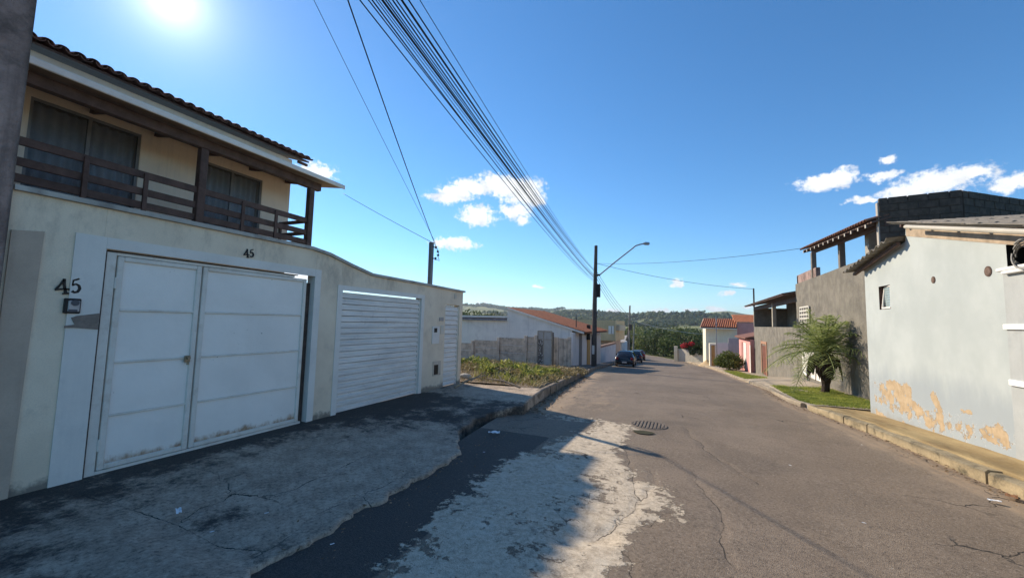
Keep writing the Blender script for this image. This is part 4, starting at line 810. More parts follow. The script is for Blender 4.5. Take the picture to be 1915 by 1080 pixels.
# white door, cobogo grid on the grey wall
def rwbox(par, name, x, px0, py0, px1, py1, d, mat, bv=.008):
    p0, p1 = onX(px0, py0, x), onX(px1, py1, x); m = MB(); m.bev(x-d, x-.002, min(p0[1], p1[1]), max(p0[1], p1[1]), min(p0[2], p1[2]), max(p0[2], p1[2]), bv); return obj(name, m, mat, par)
rwbox(gb, 'door', GXW, 1501, 655, 1537, 714, .035, whitep)
p0, p1 = onX(1498, 575, GXW), onX(1516, 602, GXW); gw = bpy.data.objects.new('breeze_block_vent', None); C.objects.link(gw); gw.parent = gb
y0, y1, z0, z1 = p1[1], p0[1], p1[2], p0[2]
m = MB(); m.box(GXW-.034, GXW-.028, y0, y1, z0, z1); obj('vent_back', m, mk('vent_shadow', (.18, .16, .14), .1, 4, .9, .1, 30), gw)
for k in range(5): m = MB(); zc_ = z0+(z1-z0)*k/4; m.box(GXW-.07, GXW-.034, y0, y1, zc_-.03, zc_+.03); obj('vent_bar', m, mk('vent_white', (.62, .59, .52), .08, 4, .9, .1, 30), gw)
for k in range(5): m = MB(); yc_ = y0+(y1-y0)*k/4; m.box(GXW-.068, GXW-.033, yc_-.03, yc_+.03, z0, z1); obj('vent_bar', m, mk('vent_white', (.62, .59, .52), .08, 4, .9, .1, 30), gw)

# ------------------------------------------------------------------ lower building with shaded veranda
vb = thing('veranda_building', 'grey rough-cast building with a dark open veranda under a low roof', 'building', (GXW, 31, -1.4))
zs = float(onX(1450, 611, GXW)[2]); Y0, Y1 = 24.85, 38.75
m = MB(); m.sheet([[(GXW+.04*(float(fbm(a, b, 1.6, 4, 95))-.5), a, b) for b in np.linspace(-2.6, zs, 24)] for a in np.linspace(Y1, Y0, 50)]); m.box(GXW+.04, 10, Y0, Y1, -2.6, zs-.01); m.box(7.6, 7.8, Y0, Y1, zs-.009, 3.94); m.box(GXW, 10, Y1-.18, Y1-.001, zs-.009, 3.3); obj('wall_panel', m, rough_c, vb)
for px in (1447, 1412): y_ = onX(px, 590, GXW+.1)[1]; m = MB(); m.bev(GXW+.01, GXW+.22, y_-.14, y_+.14, zs, 3.35, .01); obj('pillar', m, mk('pillar_cement', (.40, .36, .29), .15, 3, .9, .3, 40), vb)
m = MB(); m.bev(GXW+.02, GXW+.2, Y0, Y1, 3.1, 3.4, .01); obj('beam', m, wood, vb)
m = MB(); m.prism([(4.75, Y0, 3.42), (9, Y0, 4.25), (9, Y0, 4.32), (4.75, Y0, 3.50)], (0, Y1+.7-Y0, 0)); obj('roof_deck', m, wood, vb)
m = MB(); n = 64; m.sheet([[(x, Y0+(Y1+.7-Y0)*k/n/1.0, z+.05*math.sin(k*math.pi/1.0+.5*math.pi*(k % 2))) for x, z in ((4.68, 3.52), (9, 4.36))] for k in range(n+1)]); obj('tiles', m, tilem, vb)
rwbox(vb, 'door', GXW, 1426, 645, 1434, 702, .02, redwood)
p0, p1 = onX(1425, 642, GXW), onX(1435, 702, GXW); m = MB(); m.box(GXW-.05, GXW-.003, p0[1]-.0, p0[1]+.22, p1[2], p0[2]+.2); m.box(GXW-.05, GXW-.003, p1[1]-.22, p1[1], p1[2], p0[2]+.2); m.box(GXW-.049, GXW-.0035, p1[1]+.001, p0[1]-.001, p0[2], p0[2]+.19); obj('door_frame', m, mk('terracotta_frame', (.40, .22, .14), .1, 4, .9, .2, 40), vb)
m = MB(); m.tube([(GXW+.1, 39.2, 3.4), (GXW+.1, 39.2, 5.0)], .06, 8); obj('roof_post', m, polec, vb)

# ------------------------------------------------------------------ pink house
PX = 5.0
ph = thing('pink_house', 'bright pink low house with white doors beside the veranda building', 'house', (PX, 42, -2.2))
Yp0, Yp1 = 38.8, 46.2; zt = .72
m = MB(); m.box(PX, 10, Yp0, Yp1, -3, zt); obj('wall_panel', m, pink, ph)
m = MB(); m.prism([(PX-.35, Yp0, zt+.02), (10, Yp0, zt+1.35), (10, Yp0, zt+1.45), (PX-.35, Yp0, zt+.13)], (0, Yp1-Yp0+.3, 0)); obj('roof', m, mk('red_brown_roof', (.22, .10, .07), .2, 3, .85, .3, 40), ph)
for a, b, c, d, mt in ((1391, 640, 1397, 692, whitep), (1402.5, 645, 1405, 697, whitep), (1386, 638, 1390.5, 692, mk('rose_band', (.46, .22, .19), .1, 3, .9, .2, 40))): rwbox(ph, 'door', PX, a, b, c, d, .04, mt)
m = MB(); m.box(PX-.03, PX-.004, Yp0+.05, Yp1-.02, zt-.14, zt+.015); obj('cornice', m, mk('terracotta_cornice', (.55, .24, .16), .1, 4, .9, .2, 40), ph)

# ------------------------------------------------------------------ cream house with tiled roof
ch = thing('tiled_house', 'cream and dusty pink house with a ribbed red tile roof', 'house', (4, 54, -3))
YF = 52.0
def xz(px, py, y=YF): p = onY(px, py, y); return float(p[0]), float(p[2])
xa, _ = xz(1320, 640); xb, _ = xz(1379, 640); xc = 9.0; zev = xz(1340, 613)[1]; zrd = xz(1340, 597, YF+3)[1]
m = MB(); m.box(xa, xb, YF, YF+8, -3.6, zev); obj('wall_panel', m, lightcream, ch)
m = MB(); m.box(xb+.002, xc, YF+.4, YF+8, -3.6, xz(1390, 603)[1]); obj('pink_wing', m, salmon, ch)
x0r, x1r = xz(1308, 612)[0], xz(1363, 612)[0]+.7
m = MB(); n = 17
for k in range(n):
    xk = x0r+(x1r-x0r)*k/n; wdt = (x1r-x0r)/n; yk0, yk1 = YF-1.1, YF+2.9; sh = .55
    P = lambda j, s_: (xk+wdt*j/4+sh*s_, yk0+(yk1-yk0)*s_, zev+.02+(zrd-zev)*s_+  .15*math.sin(math.pi*j/4))
    m.sheet([[P(j, s_) for s_ in (0, 1)] for j in range(5)])
obj('tile_roof', m, tilelit, ch)
m = MB(); m.prism([(x0r, YF-1.05, zev-.1), (x1r, YF-1.05, zev-.1), (x1r, YF-1.05, zev+.0), (x0r, YF-1.05, zev+.0)], (.5, 3.9, zrd-zev)); m.box(x0r+.6, x1r+.4, YF+2.6, YF+7, zev, zrd-.05); obj('roof_deck', m, lightcream, ch)
m = MB(); n = 26; x0, x1 = x1r-.1, xc; zt_ = xz(1390, 603)[1]
for k in range(n):
    xk = x0+(x1-x0)*k/n; wdt = (x1-x0)/n; m.sheet([[(xk+wdt*j/4, YF+.25+3*s_, zt_+.02+.9*s_+.09*math.sin(math.pi*j/4)) for s_ in (0, 1)] for j in range(5)])
obj('tile_roof', m, tilelit, ch)
# its yard wall with white gate
yw = thing('yard_wall', 'white and cream yard wall with sheet gate before the tiled house', 'wall', (3.2, 49.2, -2.7)); YW = 49.2
def xw(px, py): return xz(px, py, YW)
a0, b0 = xw(1340, 640), xw(1362, 640); m = MB(); m.box(a0[0], b0[0], YW, YW+.1, -3.2, a0[1]); obj('sheet_gate', m, whitep, yw)
c0 = xw(1378, 632); m = MB(); m.box(b0[0]+.002, c0[0]+.3, YW-.05, YW+.15, -3.2, c0[1]); obj('wall_panel', m, mk('grey_yard_wall', (.42, .41, .40), .1, 1, .9, .3, 40, .2), yw)
d0 = xw(1327, 642); m = MB(); m.box(d0[0], a0[0]-.002, YW-.04, YW+1.6, -3.2, d0[1]); obj('gate_pier', m, lightcream, yw)
d1 = xw(1330, 645); d2 = xw(1337, 676); m = MB(); m.box(d1[0], d2[0], YW-.06, YW-.042, -3.1, d1[1]); obj('pier_door', m, ochre, yw)
# pole in front of tiled house
tp = thing('street_pole', 'thin grey pole before the tiled house roof', 'pole', (3.0, 48, -2.6)); x_, _ = xz(1340, 640, 48); _, z_ = xz(1340, 591, 48)
m = MB(); m.tube([(x_, 48, -2.8), (x_, 48, z_)], [.05, .04], 8); obj('shaft', m, greym, tp)

# bougainvillea yard wall
bwl = thing('garden_wall', 'low off-white garden wall under the red bougainvillea', 'wall', (.5, 62, -3.3)); P0 = np.array([-.95, 64.5]); P1 = np.array([2.25, 61.6])
dv = (P1-P0)/np.linalg.norm(P1-P0); nv = np.array([dv[1], -dv[0]])
m = MB(); m.prism([(*P0, -4), (*P1, -4), (*P1, -1.65), (*P0, -1.65)], (*(-nv*.2), 0)); obj('wall_panel', m, mk('limewash', (.62, .56, .46), .1, 1.5, .9, .3, 40, .35), bwl)
m = MB(); m.box(P0[0]-.5, P0[0]-.02, P0[1]-.25, P0[1]+.3, -4, -1.3); obj('gate_pillar', m, lightcream, bwl)
def clumps(cs, nleaf, size, flat=.7):
    """leaf quads spread through a set of ellipsoid clumps (x,y,z,r)"""
    cs = np.array(cs, float); wts = cs[:, 3]**2; k = rng.choice(len(cs), nleaf, p=wts/wts.sum()); d = rng.normal(size=(nleaf, 3)); d /= np.linalg.norm(d, axis=1)[:, None]
    rr = cs[k, 3]*rng.uniform(.45, 1.05, nleaf)**.6; P = cs[k, :3]+d*rr[:, None]*np.array([1, 1, flat])
    a = rng.normal(size=(nleaf, 3)); a /= np.linalg.norm(a, axis=1)[:, None]; b = np.cross(a, d+.4*rng.normal(size=(nleaf, 3))); b /= np.linalg.norm(b, axis=1)[:, None]+1e-9
    s_ = size*rng.uniform(.6, 1.4, nleaf)[:, None]
    V = np.stack([P-a*s_, P+b*s_*.5, P+a*s_, P-b*s_*.5], 1).reshape(-1, 3); f = np.arange(nleaf*4).reshape(-1, 4); return V, f
bg_ = thing('bougainvillea', 'red flowering bougainvillea spilling over the garden wall', 'bush', (.6, 63.2, -3.6))
cs = [(.3+i*.33, 63.4-i*.25, -1.35+random.uniform(-.25, .45), random.uniform(.5, .85)) for i in range(9)]
V, f = clumps(cs+[(1.0, 62.6, -2.0, .5), (2, 61.8, -1.9, .5)], 2600, .13); npobj('foliage', V, f, leafmat('bougainvillea_leaf', (.02, .035, .012), (.05, .075, .02)), bg_)
V, f = clumps([(.2, 63.2, -1.0, .55), (.9, 62.9, -.85, .5), (-.2, 63.8, -1.2, .4)], 900, .10); npobj('flowers', V, f, leafmat('red_bract', (.35, .02, .035), (.6, .05, .06)), bg_)
m = MB(); m.tube([(1.2, 63.3, -4), (1.1, 63.2, -2.6), (.8, 63.2, -1.4)], [.08, .06, .03], 6); obj('stem', m, wood, bg_)

# clipped shrub
sb = gpt(1362, 692, .12); sh_ = thing('round_shrub', 'round clipped green shrub on the right verge', 'shrub', tuple(map(float, sb)))
sc_ = 1.0*np.linalg.norm(sb-O0)/754
cs = [(sb[0]+dx*sc_, sb[1]+dy, sb[2]+dz*sc_, r_*sc_) for dx, dz, dy, r_ in ((-8, 15, 0, 13), (8, 17, .2, 14), (0, 23, .1, 11), (15, 13, 0, 10), (-13, 12, .1, 9), (3, 10, -.3, 14), (-3, 14, .9, 13), (10, 12, .9, 12))]
V, f = clumps(cs, 5200, .075, .85); npobj('foliage', V, f, leafmat('shrub_leaf', (.05, .085, .018), (.17, .20, .04), 6), sh_)
m = MB()
for k in range(4): m.tube([(sb[0], sb[1], sb[2]-.1), (sb[0]+random.uniform(-.2, .2), sb[1]+random.uniform(-.2, .2), sb[2]+.7)], [.04, .02], 5)
obj('stem', m, wood, sh_)

# sand heap and tarp
sp0 = gpt(1322, 683, .12)
m = MB(); n = 18; m.sheet([[(sp0[0]+.9*r_*math.cos(a)*1.0+.08*(float(fbm(r_*4, a*2, 1, 2, 3))-.5), sp0[1]+1.1*r_*math.sin(a), sp0[2]-.05+.75*(1-r_)**1.2+.06*(float(fbm(r_*5, a*3, 1, 3, 5))-.5)) for a in np.linspace(0, 2*math.pi, n)] for r_ in (1.05, .8, .55, .3, .1, .0)]); tag(obj('sand_heap', m, sandm, None, True, org=tuple(map(float, sp0))), 'small heap of pale sand on the right pavement', 'sand heap')
t0 = gpt(1333, 683, .12); m = MB(); m.sheet([[(t0[0]-.6+1.2*i/8, t0[1]-.6+1.2*j/8, t0[2]+.05+.85*math.exp(-((i-4)/2.6)**2-((j-4)/2.8)**2)+.14*(float(fbm(i, j, .9, 3, 8))-.5)) for j in range(9)] for i in range(9)]); tag(obj('tarpaulin', m, plast, None, False, org=tuple(map(float, t0))), 'crumpled blue and white tarpaulin beside the sand heap', 'tarpaulin')
m = MB()
# ------------------------------------------------------------------ left: precast fence of the vacant lot
FY = 25.0
fe = thing('precast_fence', 'grey precast concrete plate fence behind the weeds', 'fence', (-10, FY, -1.0))
def xf(px, py, y=FY): p = onY(px, py, y); return float(p[0]), float(p[2])
posts = [(836, 641), (885, 638), (933, 632), (984, 629), (1003, 628)]
pxs = [xf(*p) for p in posts]
for (x_, z_) in pxs:
    m = MB(); m.bev(x_-.10, x_+.10, FY-.13, FY+.09, -1.5, z_+.06, .02); obj('post', m, concrete, fe)
for (a, b) in zip(pxs[:-1], pxs[1:]):
    z_ = (a[1]+b[1])/2-.03
    for k in range(4):
        m = MB(); j = random.uniform(-.015, .015); m.bev(a[0]+.092, b[0]-.092, FY-.03+j, FY+.03+j, z_-.5*(k+1)+.035, z_-.5*k, .022); obj('plate', m, concrete, fe)
# odd plates, lace gate panel and upright slabs
x0, z0 = xf(1003, 618); x1, _ = xf(1017, 618); x2, _ = xf(1032, 618)
lg = thing('scrap_gate', 'makeshift pale gate with a lacy perforated panel in the fence', 'gate', (x1, FY, -1.2))
m = MB()
for xx in (x0+.12, x1, x2): m.bev(xx-.04, xx+.04, FY-.03, FY+.03, -1.4, z0, .008)
m.bev(x0+.12, x2, FY-.028, FY+.028, z0-.06, z0+.02, .008); zb_ = xf(1010, 633)[1]; m.bev(x0+.16, x2-.04, FY-.025, FY+.025, zb_-.05, zb_, .006); obj('frame', m, mk('grey_timber', (.34, .31, .26), .2, 5, .9, .3, 40), lg)
t = NT('lace_panel'); v_ = t.n('ShaderNodeTexVoronoi', Vector=t.pos, Scale=11.).outputs['Distance']; lace = t.done(t.mix(t.step(v_, .28, .36), (.62, .60, .56), (.13, .12, .11)), .9, t.bump(v_, .5, .01))
m = MB(); m.box(x0+.16, x1-.04, FY-.012, FY+.012, -1.4, zb_-.051); obj('lace_panel', m, lace, lg)
m = MB(); m.box(x1+.04, x2-.04, FY-.012, FY+.012, -1.4, zb_-.051); obj('pale_panel', m, mk('pale_board', (.40, .39, .36), .1, 3, .9, .3, 40, .3), lg)
m = MB(); m.box(x0+.16, x1-.04, FY-.011, FY+.011, zb_, z0-.06); m.box(x1+.04, x2-.04, FY-.011, FY+.011, zb_, z0-.06); obj('upper_mesh', m, mk('pale_board2', (.42, .41, .39), .1, 3, .9, .3, 40, .3), lg)
uf = thing('upright_slab_fence', 'row of upright grey concrete slabs next to the white house', 'fence', (-7.2, FY+.3, -1.2))
ux = [xf(p, 630, FY+.3)[0] for p in (1036, 1045.5, 1054, 1061.5, 1068.5)]; ut = [xf(1040, 630, FY+.3)[1], xf(1050, 632, FY+.3)[1], xf(1057, 632.5, FY+.3)[1], xf(1064, 630, FY+.3)[1]]
for k in range(4): m = MB(); m.bev(ux[k]+.012, ux[k+1]-.012, FY+.25+random.uniform(-.02, .02), FY+.34, -1.5, ut[k], .012); obj('slab', m, concrete, uf)
m = MB(); m.bev(ux[0]-.16, ux[0]-.02, FY+.2, FY+.36, -1.5, xf(1033, 621, FY+.3)[1], .015); obj('post', m, mk('grey_timber2', (.17, .155, .13), .2, 5, .9, .3, 40), uf)

# ------------------------------------------------------------------ white house with the orange roof
YH = 27.4
def xh(px, py): p = onY(px, py, YH); return float(p[0]), float(p[2])
wh = thing('white_house', 'white rendered house with sloping orange tile roof beyond the fence', 'house', (-9, YH, -1.3))
rx, rz = xh(949, 577); ex_, ez_ = xh(1070, 617); bx_, bz_ = xh(836, 597)
m = MB(); m.prism([(bx_, YH, -1.8), (ex_, YH, -1.8), (ex_, YH, ez_), (rx, YH, rz), (rx, YH, bz_), (bx_, YH, bz_)], (0, .18, 0)); m.box(ex_-.15, ex_-.002, YH+.181, 37, -1.8, ez_-.02); obj('wall_panel', m, offwhite, wh)
oxe, oze = xh(1090, 624); n = 46; rl = 9.0
m = MB()
for k in range(n):
    yk = YH-.12+rl*k/n
    m.sheet([[(x_, yk+rl/n*j/4, z_+.045*math.sin(math.pi*j/4)) for x_, z_ in ((rx-.1, rz+.10), (oxe+.25, oze+.12))] for j in range(5)])
obj('tile_roof', m, tilelit, wh)
m = MB(); m.bar((rx, YH-.10, rz+.05), (oxe+.1, YH-.10, oze+.06), .1, .12); obj('verge_board', m, whitep, wh)
m = MB(); m.prism([(rx, YH-.02, rz+.01), (oxe+.1, YH-.02, oze+.01), (oxe+.1, YH-.02, oze+.07), (rx, YH-.02, rz+.08)], (0, rl, 0)); obj('roof_deck', m, redwood, wh)
m = MB(); n = 24
for k in range(n): xk = bx_+(rx-bx_)*k/n; m.sheet([[(xk+(rx-bx_)/n*j/4, YH-.22+.5*s_, bz_-.02+.24*s_+.05*math.sin(math.pi*j/4)) for s_ in (0, 1)] for j in range(5)])
obj('coping_tiles', m, mk('washed_tile', (.42, .30, .26), .3, 5, .9, .3, 40), wh)
m = MB(); m.box(bx_, rx-.02, YH-.02, YH+.4, bz_+.22, bz_+.36); obj('coping', m, offwhite, wh)
ax_, az_ = xh(1071, 600); m = MB(); m.tube([(ax_, YH+1, oze+.2), (ax_, YH+1, az_+.35)], .035, 6); obj('roof_pipe', m, polec, wh)
# street front: porch wall, gate, doors between the white house and the picket fence
SX = -6.95
sf = thing('porch_front', 'patchy street front with white and red-brown doors behind the lamp pole', 'wall', (SX, 31, -1.4))
def fr(name, pxa, pya, pxb, pyb, mat, d=.06, zb=None):
    p0, p1 = onX(pxa, pya, SX), onX(pxb, pyb, SX); m = MB(); z_ = p1[2] if zb is None else zb; m.bev(SX-.12, SX+d, min(p0[1], p1[1]), max(p0[1], p1[1])-.01, z_, p0[2], .01); return obj(name, m, mat, sf)
fr('pillar', 1070, 622, 1081, 677, offwhite, .06, -1.7); fr('jamb', 1081, 624, 1087.5, 677, mk('grey_jamb', (.20, .19, .18), .1, 3, .9, .3, 40), .03, -1.8)
fr('white_door', 1087.5, 626, 1097.5, 671, whitep, .01, -1.75); fr('ochre_pillar', 1097.5, 622, 1102, 675, ochre, .08, -1.9); fr('beige_pier', 1102, 623, 1104.5, 675, cream, .05, -2); fr('red_door', 1104.5, 632, 1110, 675, redwood, .01, -2.); fr('beige_panel', 1110, 624, 1122, 675, cream, .05, -2.2)
m = MB(); p = onX(1102, 607, SX+.2); m.bev(SX+.02, SX+.28, p[1]-.1, p[1]+.15, .45, p[2], .01); obj('meter_cabinet', m, blackm, sf)
m = MB(); p0, p1 = onX(1078, 618, SX), onX(1102, 622, SX); m.bev(SX-.3, SX+.35, p0[1], p1[1], p0[2]-.12, p0[2], .01); obj('porch_lintel', m, offwhite, sf)
# picket fence
pf = thing('picket_wall', 'white picket fence front below the beige upper storey', 'fence', (-7.3, 42, -2.3)); PXF = -7.3
ya_, yb_ = onX(1122, 650, PXF)[1], onX(1151, 650, PXF)[1]; npk = 26
m = MB(); m.prism([(PXF-.12, ya_, -2.9), (PXF-.12, yb_, -3.2), (PXF-.12, yb_, -.35), (PXF-.12, ya_, -.35)], (-.1, 0, 0)); obj('back_panel', m, mk('dull_back', (.30, .25, .2), .15, 2, .9, .3, 40), pf)
for k in range(npk):
    y_ = ya_+(yb_-ya_)*(k+.5)/npk; m = MB(); m.bev(PXF-.04, PXF+.04, y_-.13, y_+.13, float(LZ(y_))-.1, -.55+random.uniform(-.04, .04), .01); obj('picket', m, offwhite, pf)
m = MB(); m.bev(PXF-.08, PXF+.09, ya_, yb_, -.545, -.35, .01); obj('top_rail', m, mk('brick_rail', (.42, .25, .17), .2, 4, .9, .3, 40), pf)
# beige upper building
YB = 49.0
def xb_(px, py): p = onY(px, py, YB); return float(p[0]), float(p[2])
bb = thing('beige_building', 'plain beige two-storey building behind the lamp pole', 'building', (-10, YB, -2.8))
a_, b_, c_ = xb_(1064, 597), xb_(1151, 597), xb_(1157, 608); zl = xb_(1120, 636)[1]
m = MB(); m.box(a_[0], b_[0], YB, YB+8, zl, a_[1]-.0); obj('upper_storey', m, beige, bb)
m = MB(); m.box(b_[0]+.002, c_[0], YB+.6, YB+6, xb_(1150, 618)[1], c_[1]); obj('bay', m, mk('beige_light', (.55, .46, .33), .1, 2, .9, .2, 40), bb)
m = MB(); m.box(a_[0], b_[0]-.4, YB+.8, YB+7, -3.6, zl-.001); obj('lower_storey', m, mk('rose_plaster', (.50, .36, .28), .1, 2, .9, .3, 40, .2), bb)
for p0, p1 in ((1138, 1143), (1144, 1148)):
    q0, q1 = xb_(p0, 609), xb_(p1, 624); m = MB(); m.box(q0[0], q1[0], YB-.05, YB-.002, q1[1], q0[1]); obj('shutter', m, whitep, bb)
q0, q1 = xb_(1141, 610), xb_(1144.5, 623); m = MB(); m.box(q0[0], q1[0], YB-.04, YB-.003, q1[1], q0[1]); obj('window', m, glass, bb)
# small houses further down on the left
for k, (px, py0, py1, y_, mt, lb) in enumerate(((1160, 640, 668, 60, mk('pale_blue_paint', (.45, .52, .58), .1, 2, .9, .2, 40), 'small pale blue house front past the beige building'), (1166, 648, 668, 70, lightcream, 'small cream house front at the bend of the road'))):
    x0 = float(onY(px-9, py0, y_)[0]); x1 = float(onY(px+3, py0, y_)[0]); zt_ = float(onY(px, py0, y_)[2]); h_ = thing('small_house', lb, 'house', (x0, y_, float(R(y_))))
    m = MB(); m.box(x0, x1, y_, y_+6, float(R(y_))-1, zt_); obj('wall_panel', m, mt, h_)
    m = MB(); m.prism([(x0-.3, y_-.3, zt_), (x1+.4, y_-.3, zt_), (x1+.4, y_+2.8, zt_+.9), (x0-.3, y_+2.8, zt_+.9)], (0, 0, .08)); obj('roof', m, mk('grey_roof', (.42, .40, .38), .15, 2, .9, .2, 40), h_)
    m = MB(); m.box(x1-.9, x1-.25, y_-.04, y_-.002, float(R(y_))-.2, float(R(y_))+1.9); obj('door', m, redwood, h_)
# roofs in the yard behind the white house
for px, py, y_, lb in ((985, 588, 44, 'dark low tile roof peeking over the white wall'),):
    p = onY(px-32, py, y_); q = onY(px+2, py-1, y_); m = MB(); m.prism([(p[0], y_, p[2]-.1), (q[0], y_, q[2]-.9), (q[0], y_+4, q[2]-.9), (p[0], y_+4, p[2]-.1)], (0, 0, .15)); m.box(p[0]+.3, q[0]-.3, y_+.3, y_+3.8, -2.6, q[2]-.95)
    tag(obj('roof_shed', m, tilelit, None, org=(float(p[0]), y_, -2)), lb, 'shed')

# ------------------------------------------------------------------ poles
pp = (-5.72, 28.0); lp = thing('lamp_pole', 'dark concrete utility pole with a curved street lamp arm', 'pole', (*pp, -1.3))
ptop = float(onY(1117, 459, 28)[2]); m = MB(); m.tube([(pp[0]-.02, 28, -1.7), (pp[0], 28, 3), (pp[0]+.06, 28, ptop)], [.19, .155, .11], 12); obj('shaft', m, polec, lp)
a0_ = onY(1121, 514, 28); a1 = onY(1150, 490, 28); a2 = onY(1182, 465, 28); a3 = onY(1196, 457, 28); a4 = onY(1207, 455, 28)
arm = [a0_, a1, a2, (a2+a3)/2+np.array([-.03, 0, .05]), a3, a4]; m = MB(); m.tube(arm, .045, 8); obj('lamp_arm', m, greym, lp)
m = MB(); q = onY(1203, 455, 28); q2 = onY(1215, 455.5, 28); m.tube([q, q+(q2-q)*.3, q2-(q2-q)*.15, q2], [.06, .11, .10, .05], 10); obj('lamp_head', m, greym, lp)
m = MB(); m.bar(a0_+np.array([-.25, 0, 0]), a0_+np.array([.05, 0, 0]), .1, .12); obj('bracket', m, blackm, lp)
for dz, h in ((-.9, .5), (-1.3, .5)): m = MB(); p = a0_+np.array([-.02, -.1, dz]); m.bev(p[0]-.14, p[0]+.10, p[1]-.12, p[1]+.12, p[2]-h/2, p[2]+h/2, .02); obj('splice_box', m, cable, lp)
m = MB(); p = onY(1111, 652, 28); m.bev(p[0]-.1, p[0]+.06, 27.8, 27.83, p[2]-.35, p[2]+.25, .004); obj('paper_notice', m, plate, lp)
POLES = []
for px, pyt, y_, lb, mt in ((1178, 571, 62, 'tall pale utility pole behind the parked cars', polep), (1186, 604, 84, 'slim pale utility pole at the road bend', polep), (1174, 618, 70, 'short grey pole beside the cream house front', polec)):
    p = onY(px, pyt, y_); b_ = float(R(y_)); q = thing('utility_pole', lb, 'pole', (float(p[0]), y_, b_)); m = MB(); m.tube([(p[0]-.04*6, y_, b_-.3), (p[0], y_, p[2])], [.17, .11], 10); obj('shaft', m, mt, q)
    m = MB(); m.bar((p[0]-.7, y_, p[2]-2.2), (p[0]+.7, y_, p[2]-2.2), .09, .1); obj('crossarm', m, mt, q)
    if y_ == 62: m = MB(); m.lathe([(.0, -.45), (.28, -.42), (.28, .4), (.0, .45)], (p[0]+.1, y_-.3, p[2]-3.2), 12); obj('transformer', m, polec, q)
    POLES.append(p)
bk = (-1.9, -11.0); bp = thing('utility_pole', 'utility pole up the street carrying the cable bundle', 'pole', (*bk, -.06)); m = MB(); m.tube([(*bk, -.3), (*bk, 8.2)], [.18, .12], 12); obj('shaft', m, polec, bp)
def wire(a, b, sag, r, label, grp, mat=cable, n=40, name='overhead_cable'):
    a = np.array(a, float); b = np.array(b, float); m = MB(); m.tube([a+(b-a)*k/n-np.array([0, 0, 4*sag*(k/n)*(1-k/n)]) for k in range(n+1)], r, 5)
    o = obj(name, m, mat, None, True, org=tuple(map(float, a))); return tag(o, label, 'cable', grp)
# bundle between the two poles: the photo shows where each cable leaves the top of the frame
tops = [674, 690, 697, 704, 709, 716, 722, 727, 735, 742, 752, 765, 786]
for k, px in enumerate(tops):
    zA = 4.55+.05*k+(.25 if k > 9 else 0); a = np.array([pp[0]+.05, 28-.12, zA]); q = ray(px, 0)
    # point of this cable over the kerb line X = -2.75
    mid = O0+q*(-2.62/q[0]); tt = (28-mid[1])/(28-bk[1]); sag = .55+.05*random.uniform(-4, 4)
    zB = (mid[2]+4*sag*tt*(1-tt)-zA*(1-tt))/tt; xB = (mid[0]-a[0]*(1-tt))/tt
    wire(a, (xB, bk[1], zB), sag, random.choice([.0045, .006, .007, .008]) if k not in (5, 10) else .012, 'black cable of the bundle running to the lamp pole', 'cables of the overhead bundle')
# service drop to the house pole
hp = np.array([-5.83, py_+.03, pt-.12])
q = ray(640, -30); t_ = 3.3/q[2]; e1 = O0+q*t_
def through(a, mid, sag, ext):
    a = np.array(a, float); b = a+(mid-a)*ext; s = 1/ext; b[2] += 4*sag*s*(1-s)/s; return b
wire(hp, through(hp, e1, .16, 1.7), .16, .008, 'twisted service cable dropping to the slim grey service pole', None)
q = ray(572, -30); e2 = O0+q*(3.7/q[2]); hp2 = hp+np.array([0, 0, .08]); wire(hp2, through(hp2, e2, .08, 1.6), .08, .0035, 'thin telephone wire above the service pole', None)
wire((-10.15, 9.6, float(onX(637, 360, -10.15)[2])), hp+np.array([-.08, 0, .1]), .02, .007, 'wire from the balcony roof to the service pole', None)
ta = np.array([pp[0]+.1, 28, float(onY(1122, 492, 28)[2])])
wire(ta, ea+np.array([0, 0, .15]), .25, .010, 'cable crossing the street to the tiled terrace roof', None); wire(ta, (GXW+.1, 39.2, 4.95), .3, .014, 'cable crossing the street to the veranda building', None)
for k in range(4): wire((pp[0]+.1, 28.1, 4.6+.25*k), tuple(POLES[0]-np.array([.4-.25*k, 0, 2.3-.2*k])), .5, .014, 'cable going down the street past the lamp pole', 'cables beyond the lamp pole')
wire(tuple(POLES[0]-np.array([0, 0, 2.1])), (12, 80, 1.2), 1.3, .03, 'pale sagging cable crossing in front of the wooded hill', None, wiresteel)
for k in range(2): wire(tuple(POLES[0]-np.array([.3*k, 0, 2.2])), tuple(POLES[1]-np.array([.3*k, 0, 2.2])), .5, .016, 'cable between the two pale utility poles', 'cables between far poles')

